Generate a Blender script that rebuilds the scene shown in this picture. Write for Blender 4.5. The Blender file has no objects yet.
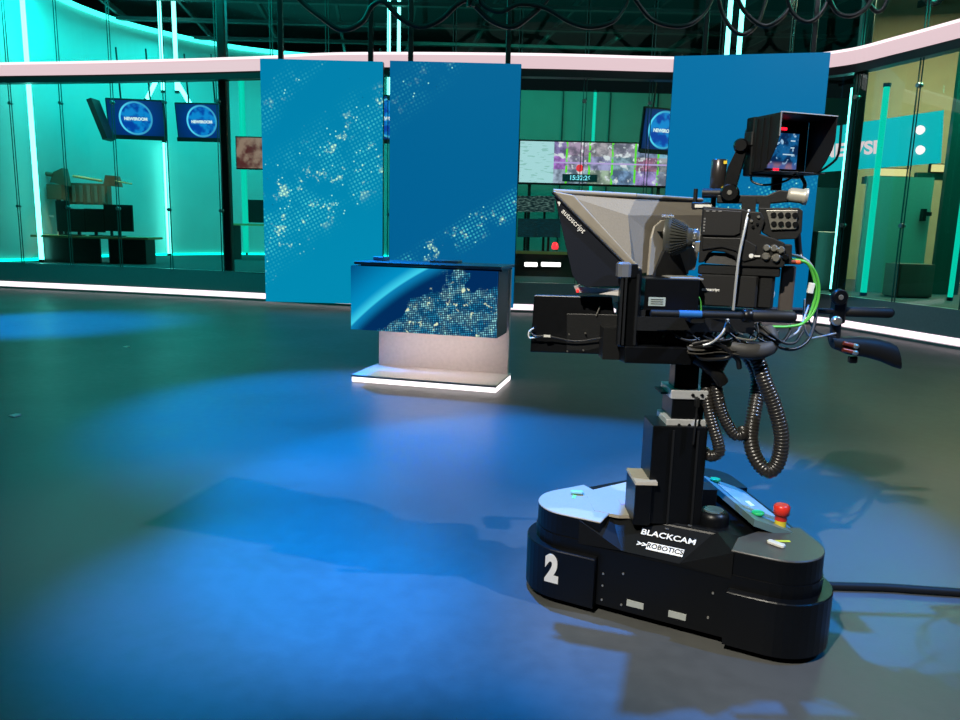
import bpy, math, random
from mathutils import Vector, Matrix, Euler
random.seed(7)
SC = bpy.context.scene
COL = SC.collection
PI = math.pi
def V(*a): return Vector(a)

# ------------------------------------------------------------------ camera
FPX, YH, SL, EYE = 750., 228., .026, 1.5
phi = math.atan(SL); pit = math.atan((360 - YH) * math.cos(phi) / FPX)
cF = V(0, math.cos(pit), -math.sin(pit)); U0 = V(0, math.sin(pit), math.cos(pit)); X0 = V(1, 0, 0)
cR = math.cos(phi) * X0 + math.sin(phi) * U0
cU = -math.sin(phi) * X0 + math.cos(phi) * U0
cC = V(0, 0, EYE)
cam = bpy.data.objects.new('camera', bpy.data.cameras.new('camera')); COL.objects.link(cam)
cam.data.sensor_width = 36; cam.data.lens = FPX * 36 / 960; cam.data.clip_end = 200; cam.data.clip_start = .05
m = Matrix((cR, cU, -cF)).transposed().to_4x4(); m.translation = cC; cam.matrix_world = m
SC.camera = cam
def ray(u, v): return cF * FPX + (u - 480) * cR - (v - 360) * cU
def at(u, v, Y): r = ray(u, v); return cC + r * (Y / r.y)            # a point at depth Y
def floor_at(u, v, z=0.): r = ray(u, v); return cC + r * ((z - EYE) / r.z)

vs = SC.view_settings; SC.display_settings.display_device = 'sRGB'
vs.view_transform = 'Standard'; vs.look = 'None'; vs.gamma = 1; vs.exposure = 0; vs.use_curve_mapping = False

# ------------------------------------------------------------------ materials
def srgb(r, g, b):
    f = lambda c: (c / 255 / 12.92) if c / 255 <= .04045 else ((c / 255 + .055) / 1.055) ** 2.4
    return (f(r), f(g), f(b), 1)
MATS = {}
def mat(name, col, rough=.5, metal=0., var=.12, scale=30., bump=0., spec=.5, emit=None, es=0., coat=0.):
    if name in MATS: return MATS[name]
    m = bpy.data.materials.new(name); m.use_nodes = True; nt = m.node_tree; N = nt.nodes; L = nt.links
    b = N['Principled BSDF']; b.inputs['Metallic'].default_value = metal
    b.inputs['Specular IOR Level'].default_value = spec
    b.inputs['Coat Weight'].default_value = coat
    tc = N.new('ShaderNodeTexCoord'); no = N.new('ShaderNodeTexNoise'); no.inputs['Scale'].default_value = scale
    no.inputs['Detail'].default_value = 4; L.new(tc.outputs['Object'], no.inputs['Vector'])
    mr = N.new('ShaderNodeMapRange'); mr.inputs['To Min'].default_value = 1 - var; mr.inputs['To Max'].default_value = 1 + var
    L.new(no.outputs['Fac'], mr.inputs['Value'])
    mx = N.new('ShaderNodeVectorMath'); mx.operation = 'SCALE'; mx.inputs[0].default_value = col[:3]
    L.new(mr.outputs[0], mx.inputs['Scale']); L.new(mx.outputs[0], b.inputs['Base Color'])
    m2 = N.new('ShaderNodeMath'); m2.operation = 'MULTIPLY'; m2.inputs[1].default_value = rough
    L.new(mr.outputs[0], m2.inputs[0]); L.new(m2.outputs[0], b.inputs['Roughness'])
    if bump:
        bp = N.new('ShaderNodeBump'); bp.inputs['Strength'].default_value = bump; bp.inputs['Distance'].default_value = .002
        L.new(no.outputs['Fac'], bp.inputs['Height']); L.new(bp.outputs[0], b.inputs['Normal'])
    if emit:
        b.inputs['Emission Color'].default_value = emit if len(emit) == 4 else (*emit, 1)
        b.inputs['Emission Strength'].default_value = es
    MATS[name] = m; return m

def emis(name, col, st):
    return mat(name, (.02, .02, .02), .4, emit=col, es=st)

class NG:                                                            # tiny node-graph helper
    def __init__(s, name):
        s.m = bpy.data.materials.new(name); s.m.use_nodes = True; s.N = s.m.node_tree.nodes; s.L = s.m.node_tree.links
        s.b = s.N['Principled BSDF']
        tc = s.N.new('ShaderNodeTexCoord'); s.obj = tc.outputs['Object']
        sp = s.N.new('ShaderNodeSeparateXYZ'); s.L.new(s.obj, sp.inputs[0]); s.x, s.y, s.z = sp.outputs
    def put(s, sock, v):
        if hasattr(v, 'is_output'): s.L.new(v, sock)
        else: sock.default_value = v
    def math(s, op, a, b=0., c=0., clamp=False):
        n = s.N.new('ShaderNodeMath'); n.operation = op; n.use_clamp = clamp
        for i, v in enumerate((a, b, c)): s.put(n.inputs[i], v)
        return n.outputs[0]
    def step(s, v, lo, hi, a=0., b=1.):
        n = s.N.new('ShaderNodeMapRange'); n.interpolation_type = 'SMOOTHSTEP'
        for k, q in (('Value', v), ('From Min', lo), ('From Max', hi), ('To Min', a), ('To Max', b)): s.put(n.inputs[k], q)
        return n.outputs[0]
    def xyz(s, x, y, z=0.):
        n = s.N.new('ShaderNodeCombineXYZ')
        for i, v in enumerate((x, y, z)): s.put(n.inputs[i], v)
        return n.outputs[0]
    def noise(s, vec, scale, detail=3., rough=.5):
        n = s.N.new('ShaderNodeTexNoise'); n.inputs['Scale'].default_value = scale; n.inputs['Detail'].default_value = detail
        n.inputs['Roughness'].default_value = rough; s.L.new(vec, n.inputs['Vector']); return n.outputs['Fac']
    def white(s, vec):
        n = s.N.new('ShaderNodeTexWhiteNoise'); s.L.new(vec, n.inputs['Vector']); return n.outputs
    def mix(s, f, a, b):
        n = s.N.new('ShaderNodeMix'); n.data_type = 'RGBA'; s.put(n.inputs[0], f); s.put(n.inputs[6], a); s.put(n.inputs[7], b); return n.outputs[2]
    def done(s, col, st, rough=.35):
        s.b.inputs['Base Color'].default_value = (.01, .01, .012, 1); s.b.inputs['Roughness'].default_value = rough
        s.put(s.b.inputs['Emission Color'], col); s.put(s.b.inputs['Emission Strength'], st); return s.m

def dots(g, x, z, cell, ang, rad):
    """round dots on a turned grid: returns mask and the cell-centre vector"""
    ca, sa = math.cos(ang), math.sin(ang)
    a = g.math('DIVIDE', g.math('ADD', g.math('MULTIPLY', x, ca), g.math('MULTIPLY', z, sa)), cell)
    b = g.math('DIVIDE', g.math('ADD', g.math('MULTIPLY', x, -sa), g.math('MULTIPLY', z, ca)), cell)
    fa, fb = g.math('FLOOR', a), g.math('FLOOR', b)
    da = g.math('SUBTRACT', g.math('SUBTRACT', a, fa), .5); db = g.math('SUBTRACT', g.math('SUBTRACT', b, fb), .5)
    d = g.math('SQRT', g.math('ADD', g.math('MULTIPLY', da, da), g.math('MULTIPLY', db, db)))
    return g.step(d, rad * .6, rad * 1.3, 1., 0.), g.xyz(fa, fb)

def led_mat(name, base, base2, seed, bands, hot, h):
    """teal world-map picture of glowing dots; bands: (z at x=0, slope, half width, strength)"""
    g = NG(name); x, z = g.x, g.z
    col = g.mix(g.step(z, 0., h), base2, base)
    mk, cell = dots(g, x, z, .062, .5, .30)
    mk2, cell2 = dots(g, x, z, .036, .5, .33)
    nv = g.xyz(g.math('ADD', x, seed), z)
    total = 0.
    n1 = g.noise(nv, 1.7, 4., .6)
    for (z0, sl, hw, st) in bands:
        d = g.math('ABSOLUTE', g.math('SUBTRACT', z, g.math('ADD', g.math('MULTIPLY', x, sl), z0)))
        t = g.math('MULTIPLY', g.step(d, hw * .2, hw, 1., 0.), st)
        total = t if total == 0. else g.math('MAXIMUM', total, t)
    w = g.white(cell)[0]
    vis = g.math('MULTIPLY', g.math('MULTIPLY', total, g.step(n1, .36, .62)), g.step(w, 0., .9, .45, 1.))
    col = g.mix(g.math('MULTIPLY', g.math('MULTIPLY', mk, vis), .75), col, srgb(80, 225, 225))
    n2 = g.noise(nv, 3.4, 4., .7)
    hv = g.math('MULTIPLY', g.step(n2, hot, hot + .05), g.step(total, .25, .7))
    col = g.mix(g.math('MULTIPLY', hv, g.step(mk, 0., 1., .25, 1.)), col, srgb(200, 255, 215))
    sp = g.math('GREATER_THAN', g.white(cell2)[0], .985)
    col = g.mix(g.math('MULTIPLY', g.math('MULTIPLY', sp, mk2), g.step(total, 0., .4)), col, srgb(170, 250, 230))
    return g.done(col, 1.)

BLK = mat('black_satin_paint', (.003, .0035, .0045), .36, var=.1, scale=60, bump=.05, spec=.28)
BLK2 = mat('black_powder_coat', (.007, .0075, .008), .5, spec=.35, scale=140, bump=.25)
RUB = mat('black_rubber', (.008, .008, .0075), .55, spec=.35, scale=80, bump=.2)
HOSEM = mat('black_ribbed_plastic', (.02, .018, .016), .32, scale=50, spec=.7)
CABM = mat('black_cable_sheath', (.014, .014, .015), .4)
GRYC = mat('warm_grey_cover', (.40, .36, .29), .42, scale=120, bump=.1)
HOODM = mat('dark_grey_moulded_hood', (.25, .225, .185), .5, scale=160, bump=.35)
RIMM = mat('grey_hood_rim', (.30, .27, .22), .45)
NAVY = mat('dark_flap_fabric', (.006, .008, .014), .7, spec=.2, scale=200, bump=.2)
ALU = mat('brushed_aluminium', (.62, .64, .66), .35, metal=.35, scale=80)
CAMB = mat('camera_body_plastic', (.007, .007, .007), .5, spec=.35, scale=200, bump=.3)
CAMG = mat('camera_side_panel', (.012, .012, .0125), .5, spec=.35, scale=200, bump=.15)
LENSG = mat('lens_barrel', (.06, .062, .055), .35)
SILV = mat('silver_connector', (.6, .58, .52), .28, metal=.85)
WHT = mat('white_plastic', (.75, .75, .7), .4)
LETT = mat('white_lettering', (.8, .8, .78), .5)
GREENC = mat('green_cable_sheath', (.1, .5, .06), .4)
REDP = mat('red_button_plastic', (.75, .035, .02), .3)
GRNP = mat('green_button_plastic', (.02, .5, .15), .3)
YELP = mat('yellow_plastic', (.8, .6, .04), .4)
YTAPE = mat('yellow_green_tape', (.7, .8, .05), .5)
LBLU = mat('pale_blue_plastic', (.3, .6, .7), .35)
ORNG = mat('orange_boot', (.8, .12, .03), .4)
GLASSK = mat('smoked_panel_glass', (.08, .12, .13), .12, spec=.8)
COPP = mat('copper_red_metal', (.35, .06, .03), .3, metal=.6)

# ------------------------------------------------------------------ mesh builder
class MB:
    def __init__(s): s.v = []; s.f = []; s.sm = []
    def add(s, vs, fs, smooth=False):
        o = len(s.v); s.v += [Vector(p) for p in vs]; s.f += [tuple(i + o for i in f) for f in fs]; s.sm += [smooth] * len(fs); return s
    def box(s, c, d, rz=0, ry=0, rx=0, ch=0.):
        """box centre c, dims d; ch chamfers the vertical edges"""
        x, y, z = d[0] / 2, d[1] / 2, d[2] / 2
        R = Euler((rx, ry, rz)).to_matrix(); c = Vector(c)
        if ch:
            pts = [(-x + ch, -y), (x - ch, -y), (x, -y + ch), (x, y - ch), (x - ch, y), (-x + ch, y), (-x, y - ch), (-x, -y + ch)]
            n = len(pts); k = min(ch * .6, z * .4)
            rings = []
            for zz, inn in ((-z, k), (-z + k, 0), (z - k, 0), (z, k)):
                rings.append([(px * (x - inn) / x, py * (y - inn) / y, zz) for px, py in pts])
            vs = [c + R @ Vector(p) for r in rings for p in r]
            fs = [tuple(range(n - 1, -1, -1)), tuple(range(3 * n, 4 * n))]
            for q in range(3):
                for i in range(n): fs.append((q * n + i, q * n + (i + 1) % n, (q + 1) * n + (i + 1) % n, (q + 1) * n + i))
            return s.add(vs, fs)
        vs = [c + R @ V(a, b, e) for e in (-z, z) for a, b in ((-x, -y), (x, -y), (x, y), (-x, y))]
        return s.add(vs, [(3, 2, 1, 0), (4, 5, 6, 7), (0, 1, 5, 4), (1, 2, 6, 5), (2, 3, 7, 6), (3, 0, 4, 7)])
    def prism(s, pts, z0, z1, ch=0.):
        """outline (x,y) extruded in z, optional chamfer at the top"""
        n = len(pts); cx = sum(p[0] for p in pts) / n; cy = sum(p[1] for p in pts) / n
        rings = [[(x, y, z0) for x, y in pts], [(x, y, z1 - ch) for x, y in pts]]
        if ch:
            def inn(x, y):
                l = math.hypot(x - cx, y - cy); return (x - (x - cx) / l * ch, y - (y - cy) / l * ch, z1)
            rings.append([inn(x, y) for x, y in pts])
        vs = [p for r in rings for p in r]; k = len(rings)
        fs = [tuple(range(n - 1, -1, -1)), tuple(range((k - 1) * n, k * n))]
        for q in range(k - 1):
            for i in range(n): fs.append((q * n + i, q * n + (i + 1) % n, (q + 1) * n + (i + 1) % n, (q + 1) * n + i))
        return s.add(vs, fs)
    def slab(s, quad, nrm):
        """polygon of 3-D points thickened by vector nrm"""
        n = len(quad); nrm = Vector(nrm); a = [Vector(p) for p in quad]
        vs = a + [p + nrm for p in a]
        fs = [tuple(range(n - 1, -1, -1)), tuple(range(n, 2 * n))] + [(i, (i + 1) % n, n + (i + 1) % n, n + i) for i in range(n)]
        return s.add(vs, fs)
    def hull8(s, bot, top):
        return s.add(list(bot) + list(top), [(3, 2, 1, 0), (4, 5, 6, 7), (0, 1, 5, 4), (1, 2, 6, 5), (2, 3, 7, 6), (3, 0, 4, 7)])
    def rev(s, p0, p1, prof, n=24, smooth=True):
        """profile [(t, r)] turned about the axis p0->p1 (t in metres)"""
        p0, p1 = Vector(p0), Vector(p1); d = (p1 - p0).normalized()
        a = d.orthogonal().normalized(); b = d.cross(a)
        vs = [p0 + d * t + (a * math.cos(2 * PI * i / n) + b * math.sin(2 * PI * i / n)) * r for t, r in prof for i in range(n)]
        k = len(prof)
        fs = [(q * n + i, q * n + (i + 1) % n, (q + 1) * n + (i + 1) % n, (q + 1) * n + i) for q in range(k - 1) for i in range(n)]
        s.add(vs, fs, smooth)
        s.add(vs[:n], [tuple(range(n - 1, -1, -1))]); s.add(vs[-n:], [tuple(range(n))]); return s
    def cyl(s, p0, p1, r, r2=None, n=20, bev=0.):
        p0, p1 = Vector(p0), Vector(p1); l = (p1 - p0).length; r2 = r if r2 is None else r2
        if bev: return s.rev(p0, p1, [(0, r - bev), (bev, r), (l - bev, r2), (l, r2 - bev)], n, False)
        return s.rev(p0, p1, [(0, r), (l, r2)], n, True)
    def tube(s, pts, r, n=10, per=6, rib=0., ribn=0, closed=False):
        P = spline(pts, per) if len(pts) > 2 else [Vector(p) for p in pts]
        if rib:
            L = [0.]
            for i in range(1, len(P)): L.append(L[-1] + (P[i] - P[i - 1]).length)
            N = int(L[-1] / ribn); Q = []; j = 0
            for i in range(N * 4 + 1):
                t = L[-1] * i / (N * 4)
                while j < len(P) - 2 and L[j + 1] < t: j += 1
                f = (t - L[j]) / max(L[j + 1] - L[j], 1e-9); Q.append(P[j].lerp(P[j + 1], f))
            P = Q; rr = [r - rib if i % 4 == 0 else (r if i % 4 == 2 else r - rib * .3) for i in range(len(P))]
        else: rr = [r] * len(P)
        t0 = (P[1] - P[0]).normalized(); a = t0.orthogonal().normalized(); vs = []
        for i, p in enumerate(P):
            t = (P[min(i + 1, len(P) - 1)] - P[max(i - 1, 0)]).normalized()
            a = (a - t * a.dot(t)).normalized(); b = t.cross(a)
            vs += [p + (a * math.cos(2 * PI * k / n) + b * math.sin(2 * PI * k / n)) * rr[i] for k in range(n)]
        m = len(P)
        fs = [(q * n + i, q * n + (i + 1) % n, (q + 1) * n + (i + 1) % n, (q + 1) * n + i) for q in range(m - 1) for i in range(n)]
        s.add(vs, fs, True); s.add(vs[:n], [tuple(range(n - 1, -1, -1))]); s.add(vs[-n:], [tuple(range(n))]); return s
    def build(s, name, mt, parent=None, bevel=0.):
        off = Vector(parent['_o']) if parent is not None and '_o' in parent else V(0, 0, 0)
        me = bpy.data.meshes.new(name); me.from_pydata([p - off for p in s.v], [], s.f); me.validate(); 
        import bmesh
        bm = bmesh.new(); bm.from_mesh(me); bmesh.ops.recalc_face_normals(bm, faces=bm.faces); bm.to_mesh(me); bm.free()
        if len(me.polygons) == len(s.sm): me.polygons.foreach_set('use_smooth', s.sm)
        me.materials.append(mt)
        o = bpy.data.objects.new(name, me); COL.objects.link(o)
        if parent is not None:
            o.parent = parent; o['_o'] = off
        if bevel:
            b = o.modifiers.new('bevel', 'BEVEL'); b.width = bevel; b.segments = 2; b.limit_method = 'ANGLE'; b.angle_limit = .6
        return o

def spline(pts, per=6):
    P = [Vector(p) for p in pts]; out = []
    for i in range(len(P) - 1):
        p0 = P[i - 1] if i else P[0] * 2 - P[1]; p1, p2 = P[i], P[i + 1]; p3 = P[i + 2] if i + 2 < len(P) else P[-1] * 2 - P[-2]
        for k in range(per):
            t = k / per
            out.append(.5 * ((2 * p1) + (p2 - p0) * t + (2 * p0 - 5 * p1 + 4 * p2 - p3) * t * t + (-p0 + 3 * p1 - 3 * p2 + p3) * t ** 3))
    out.append(P[-1]); return out

class Frame:                                                        # a turned, placed local frame
    def __init__(s, o, deg): s.o = Vector(o); s.a = math.radians(deg); s.M = Matrix.Translation(s.o) @ Matrix.Rotation(s.a, 4, 'Z')
def thing(name, label, cat, base=(0, 0, 0), frame=None, group=None):
    """Empty at the base of a thing; parts are written in frame coordinates"""
    o = bpy.data.objects.new(name, None); COL.objects.link(o); o.empty_display_size = .1
    if frame: o.location = frame.M @ Vector(base); o.rotation_euler = (0, 0, frame.a)
    else: o.location = base
    o['_o'] = Vector(base); tag(o, label, cat, group); return o
def tag(o, label, cat, group=None, kind=None):
    o['label'] = label; o['category'] = cat
    if group: o['group'] = group
    if kind: o['kind'] = kind
    return o
def solo(mb, name, mt, label, cat, frame=None, base=None, group=None, bevel=0.):
    """a thing that is one mesh, origin at its base"""
    if base is None:
        n = len(mb.v); base = V(sum(p.x for p in mb.v) / n, sum(p.y for p in mb.v) / n, min(p.z for p in mb.v))
    base = Vector(base); mb.v = [p - base for p in mb.v]
    o = mb.build(name, mt, None, bevel)
    if frame: o.location = frame.M @ base; o.rotation_euler = (0, 0, frame.a)
    else: o.location = base
    return tag(o, label, cat, group)
def struct(name, mb, mt):
    o = mb.build(name, mt); o['kind'] = 'structure'; return o
def text(name, s, size, mt, parent, pos, xa, ya, off=0., ext=.001, sx=1., align='CENTER'):
    """raised lettering: xa reading direction, ya up direction"""
    c = bpy.data.curves.new(name, 'FONT'); c.body = s; c.size = size; c.extrude = ext; c.offset = off
    c.align_x = align; c.align_y = 'CENTER'
    t = bpy.data.objects.new(name, c); COL.objects.link(t)
    dg = bpy.context.evaluated_depsgraph_get(); dg.update()
    me = bpy.data.meshes.new_from_object(t.evaluated_get(dg)); COL.objects.unlink(t); bpy.data.objects.remove(t)
    xa, ya = Vector(xa).normalized(), Vector(ya).normalized(); za = xa.cross(ya).normalized(); ya = za.cross(xa)
    M = Matrix((xa * sx, ya, za)).transposed().to_4x4()
    off_ = Vector(parent['_o']) if parent is not None and '_o' in parent else V(0, 0, 0)
    M.translation = Vector(pos) - off_; me.transform(M)
    me.materials.clear(); me.materials.append(mt)
    o = bpy.data.objects.new(name, me); COL.objects.link(o)
    if parent is not None: o.parent = parent; o['_o'] = off_
    return o

# ================================================================== SETTING
HB0, HB1, LT0, LT1, KICK = 4.13, 4.26, 4.26, 4.47, .53
# floor: smooth grey painted studio floor
g = NG('painted_studio_floor')
n1 = g.noise(g.obj, 1.3, 5.); n2 = g.noise(g.obj, 14., 4.); n3 = g.noise(g.obj, 90., 2.)
f = g.math('ADD', g.math('MULTIPLY', n1, .6), g.math('MULTIPLY', n2, .4))
c_ = g.mix(g.step(f, .35, .65), (.078, .080, .077, 1), (.096, .098, .094, 1))
g.L.new(c_, g.b.inputs['Base Color'])
g.L.new(g.step(f, .3, .7, .36, .46), g.b.inputs['Roughness']); g.b.inputs['Specular IOR Level'].default_value = .22
bp = g.N.new('ShaderNodeBump'); bp.inputs['Strength'].default_value = .12; bp.inputs['Distance'].default_value = .002
g.L.new(n3, bp.inputs['Height']); g.L.new(bp.outputs[0], g.b.inputs['Normal'])
struct('floor', MB().box((0, 11, -.1), (32, 34, .2)), g.m)
DARK = mat('dark_studio_wall', (.02, .022, .024), .8)
struct('wall_front', MB().box((0, -5, 3.6), (32, .2, 7.6)), DARK)
struct('wall_left', MB().box((-16, 11, 3.6), (.2, 34, 7.6)), DARK)
struct('wall_right', MB().box((16, 11, 3.6), (.2, 34, 7.6)), DARK)
struct('ceiling', MB().box((0, 11, 7.6), (32, 34, .2)), mat('dark_ceiling', (.03, .034, .036), .7))

# glass wall between studio and newsroom: a bent line on the floor
WP = [(-15.7, 17.0), (-12.6, 16.4), (-10.27, 15.97), (-7.18, 15.38), (-4.3, 14.7), (-2.4, 14.15), (.8, 13.86), (3.3, 13.85), (5.0, 13.6), (5.9, 12.95), (6.3, 12.0), (6.8, 10.5), (7.5, 8.6), (8.3, 6.6), (8.8, 4.0), (8.8, 1.0), (8.3, -2.0)]
WL = spline([(x, y, 0) for x, y in WP], 10)
def offs(line, d):                                                  # shift a floor line sideways (+ = towards the studio)
    out = []
    for i, p in enumerate(line):
        t = (line[min(i + 1, len(line) - 1)] - line[max(i - 1, 0)]).normalized(); out.append(p + V(t.y, -t.x, 0) * d)
    return out
def ribbon(line, d0, d1, z0, z1):
    a, b = offs(line, d0), offs(line, d1); mb = MB(); n = len(line)
    vs = [V(p.x, p.y, z) for z in (z0, z1) for q in (a, b) for p in q]
    fs = []
    for i in range(n - 1):
        A, B, C_, D = i, n + i, 2 * n + i, 3 * n + i
        fs += [(A, A + 1, B + 1, B), (C_, D, D + 1, C_ + 1), (A, C_, C_ + 1, A + 1), (B, B + 1, D + 1, D)]
    fs += [(0, n, 3 * n, 2 * n), (n - 1, 3 * n - 1, 4 * n - 1, 2 * n - 1)]
    return mb.add(vs, fs)
KICKM = mat('grey_kick_panel', (.26, .29, .31), .3, spec=.5)
struct('wall_back', ribbon(WL, -.12, .0, .13, KICK), KICKM)
STRIP = emis('pink_white_led_strip', (1., .82, .9), 1.6)
BAND = emis('pink_white_light_band', (1., .74, .79), .78)
BANDE = emis('light_band_bright_edge', (1., .86, .9), 1.3)
struct('trim_1', ribbon(WL, -.04, .006, .02, .13), STRIP)
struct('trim_2', ribbon(WL, .05, .14, 0., .035), mat('floor_edge_profile', (.3, .3, .3), .3, metal=.5))
struct('trim_3', ribbon(WL, -.1, .10, HB0, HB1), mat('dark_header_beam', (.02, .02, .022), .4))
t4 = struct('trim_4', ribbon(WL, -.1, .12, LT0, LT1), BAND)
struct('trim_5', ribbon(WL, -.1, .15, LT1, LT1 + .035), BANDE)

# glass
gm = bpy.data.materials.new('studio_glass'); gm.use_nodes = True; N = gm.node_tree.nodes; L = gm.node_tree.links
N.remove(N['Principled BSDF']); tr = N.new('ShaderNodeBsdfTransparent'); tr.inputs[0].default_value = (.9, .975, .96, 1)
gl = N.new('ShaderNodeBsdfGlossy'); gl.inputs['Roughness'].default_value = .015; gl.inputs[0].default_value = (.85, 1, .97, 1)
fr = N.new('ShaderNodeFresnel'); fr.inputs[0].default_value = 1.28; mx = N.new('ShaderNodeMixShader')
nn = N.new('ShaderNodeTexNoise'); nn.inputs['Scale'].default_value = .8
tcn = N.new('ShaderNodeTexCoord'); L.new(tcn.outputs['Object'], nn.inputs[0])
bpn = N.new('ShaderNodeBump'); bpn.inputs['Strength'].default_value = .02; L.new(nn.outputs[0], bpn.inputs['Height']); L.new(bpn.outputs[0], gl.inputs['Normal'])
L.new(fr.outputs[0], mx.inputs[0]); L.new(tr.outputs[0], mx.inputs[1]); L.new(gl.outputs[0], mx.inputs[2]); L.new(mx.outputs[0], N['Material Output'].inputs[0])
JOINT = mat('glass_edge_joint', (.02, .10, .09), .2, spec=.8)
FIT = mat('steel_glass_fitting', (.4, .42, .42), .3, metal=.8)
# arc-length resample into panes
acc = [0.]
for i in range(1, len(WL)): acc.append(acc[-1] + (WL[i] - WL[i - 1]).length)
def along(s):
    for i in range(1, len(WL)):
        if acc[i] >= s: return WL[i - 1].lerp(WL[i], (s - acc[i - 1]) / (acc[i] - acc[i - 1]))
    return WL[-1]
PW = 1.16; wn = 0; s = .35
while s + PW < acc[-1]:
    a, b = along(s + .012), along(s + PW - .012); wn += 1
    o = MB().slab([(a.x, a.y, KICK), (b.x, b.y, KICK), (b.x, b.y, 7.4), (a.x, a.y, 7.4)], (0, .006, 0))
    d = (b - a).normalized(); nrm = V(d.y, -d.x, 0)
    w = struct('window_%d' % wn, o, gm)
    j = MB(); c0 = along(s)
    for q in (-.026, .026):
        p = c0 + d * q + nrm * .01
        j.slab([(p.x, p.y, KICK), (p.x + d.x * .012, p.y + d.y * .012, KICK), (p.x + d.x * .012, p.y + d.y * .012, 7.4), (p.x, p.y, 7.4)], nrm * .015)
    j.build('glass_joint', JOINT, w)
    ft = MB()
    for zz in (1.7, 3.75): ft.cyl(V(c0.x, c0.y, zz) - nrm * .03, V(c0.x, c0.y, zz) + nrm * .05, .035, n=10)
    ft.build('glass_fitting', FIT, w)
    s += PW

# dark steel columns standing in the glass line
COLM = mat('dark_steel_column', (.012, .014, .015), .35)
for k, (u, wd, lab) in enumerate([(215.5, .17, 'dark steel column in the glass wall beside the left video panel'), (857, .17, 'dark steel column in the glass wall right of the viewfinder')]):
    # floor position found where the column meets the glass line
    best = min(WL, key=lambda p: abs((480 + FPX * (V(p.x, p.y, 2.5) - cC).dot(cR) / (V(p.x, p.y, 2.5) - cC).dot(cF)) - u))
    d = V(1, 0, 0)
    solo(MB().box((best.x, best.y + .25, 3.55), (wd, .18, 7.1), ch=.02), 'steel_column', COLM, lab, 'column')

# ------------------------------------------------------------------ newsroom behind the glass
TEALW = mat('pale_newsroom_wall', (.42, .62, .60), .55, scale=2, var=.05)
NFL = mat('newsroom_carpet', (.05, .07, .07), .8, scale=40)
NR = offs(WL, -.13)
pl = [V(p.x, p.y, 0) for p in NR]; outline = [(p.x, p.y) for p in pl] + [(15.9, -2.0), (15.9, 27.9), (-15.9, 27.9), (-15.9, 17.1)]
struct('floor_newsroom', MB().prism(outline, 0.01, .5), NFL)
BW = spline([(-10.75, 16.45, 0), (-10.35, 17.2, 0), (-10.15, 18.2, 0), (-9.95, 19.7, 0), (-9.3, 21.3, 0), (-7.6, 23.2, 0), (-5.2, 24.2, 0), (-2, 24.6, 0)], 8)
struct('wall_newsroom_left', ribbon(BW, -.1, 0., .5, 6.6), TEALW)
struct('trim_6', ribbon(BW, 0., .08, 6.5, 6.6), emis('teal_cove_light', (.05, 1., .85), 3.0))
struct('trim_7', ribbon(BW, 0., .08, .5, .56), emis('teal_floor_light', (.0, 1., .8), 2.0))
DGW = mat('dark_green_panel_wall', (.16, .26, .23), .5, scale=2)
struct('wall_newsroom_back', MB().box((5, 24.2, 3.0), (16, .2, 5.4)), DGW)
for k in range(7):
    struct('trim_%d' % (8 + k), MB().box((-2 + k * 1.45, 24.05, 3.0), (.03, .06, 5.4)), mat('wall_panel_gap', (.01, .02, .02), .6))
# right part of the newsroom: warm wall
struct('wall_newsroom_right', MB().box((12.6, 17.6, 3.6), (8, .2, 7.4), rz=-.25), mat('warm_plaster_wall', (.42, .38, .22), .7, scale=3))
# ceiling joists of the newsroom, dark
JM = mat('dark_ceiling_joist', (.035, .05, .05), .5)
for k in range(15):
    solo(MB().box((-13.5 + k * 1.9, 21.5, 6.75), (.07, 12, .14), rz=.14), 'ceiling_joist', JM, 'dark ceiling joist running back over the newsroom', 'joist', group='joists of the newsroom ceiling')
for k in range(6):
    solo(MB().box((0, 16.8 + k * 1.9, 6.6), (30, .16, .08)), 'ceiling_rail', JM, 'dark cross rail under the newsroom ceiling joists', 'rail', group='cross rails of the newsroom ceiling')

TUBE = emis('cyan_neon_tube', (.16, 1., .86), 5.0)
TUBE2 = emis('soft_teal_neon_tube', (.0, .85, .58), .75)
def neon(p0, p1, lab, mt=TUBE, r=.035):
    mb = MB().cyl(p0, p1, r, n=10); base = Vector(p0) if p0[2] < p1[2] else Vector(p1)
    t = thing('neon_tube', lab, 'light tube', base, group='neon tubes in the newsroom')
    mb.build('glow_tube', mt, t); d = (Vector(p1) - Vector(p0)).normalized()
    for p, s_ in ((Vector(p0), -1), (Vector(p1), 1)): MB().cyl(p, p + d * s_ * .06, r * 1.2, n=10).build('end_cap', BLK2, t)
    return t
def vneon(u, v, Y, z0, z1, lab, mt=TUBE, r=.035):
    p = at(u, v, Y); return neon(V(p.x, p.y, z0), V(p.x, p.y, z1), lab, mt, r)
vneon(32, 130, 16.85, .56, 7.2, 'tall cyan neon tube at the far left, left of the newsroom workstation', r=.05)
vneon(166, 180, 21.5, .56, 3.6, 'soft neon tube on the wall below the left hanging monitor', TUBE, .05)
vneon(224, 180, 17.5, .56, 4.1, 'neon tube close to the right side of the left steel column', TUBE2, .045)
vneon(244, 180, 23.4, .56, 6.0, 'faint neon tube just left of the left video panel', TUBE2, .09)
vneon(160.5, 30, 20.0, 4.75, 7.2, 'left upright of the twin neon tubes above the hanging monitors', r=.05)
vneon(174.5, 30, 20.0, 4.75, 7.2, 'right upright of the twin neon tubes above the hanging monitors', r=.05)
neon(at(158, 77, 20), at(147, 99, 20), 'slanted neon tube leading down to the left hanging monitor', r=.055)
neon(at(174, 77, 20), at(190, 104, 20), 'slanted neon tube leading down to the right hanging monitor', r=.055)
vneon(389, 20, 19.5, 4.6, 7.2, 'left tube of the neon pair above the gap between the video panels', r=.04)
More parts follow.
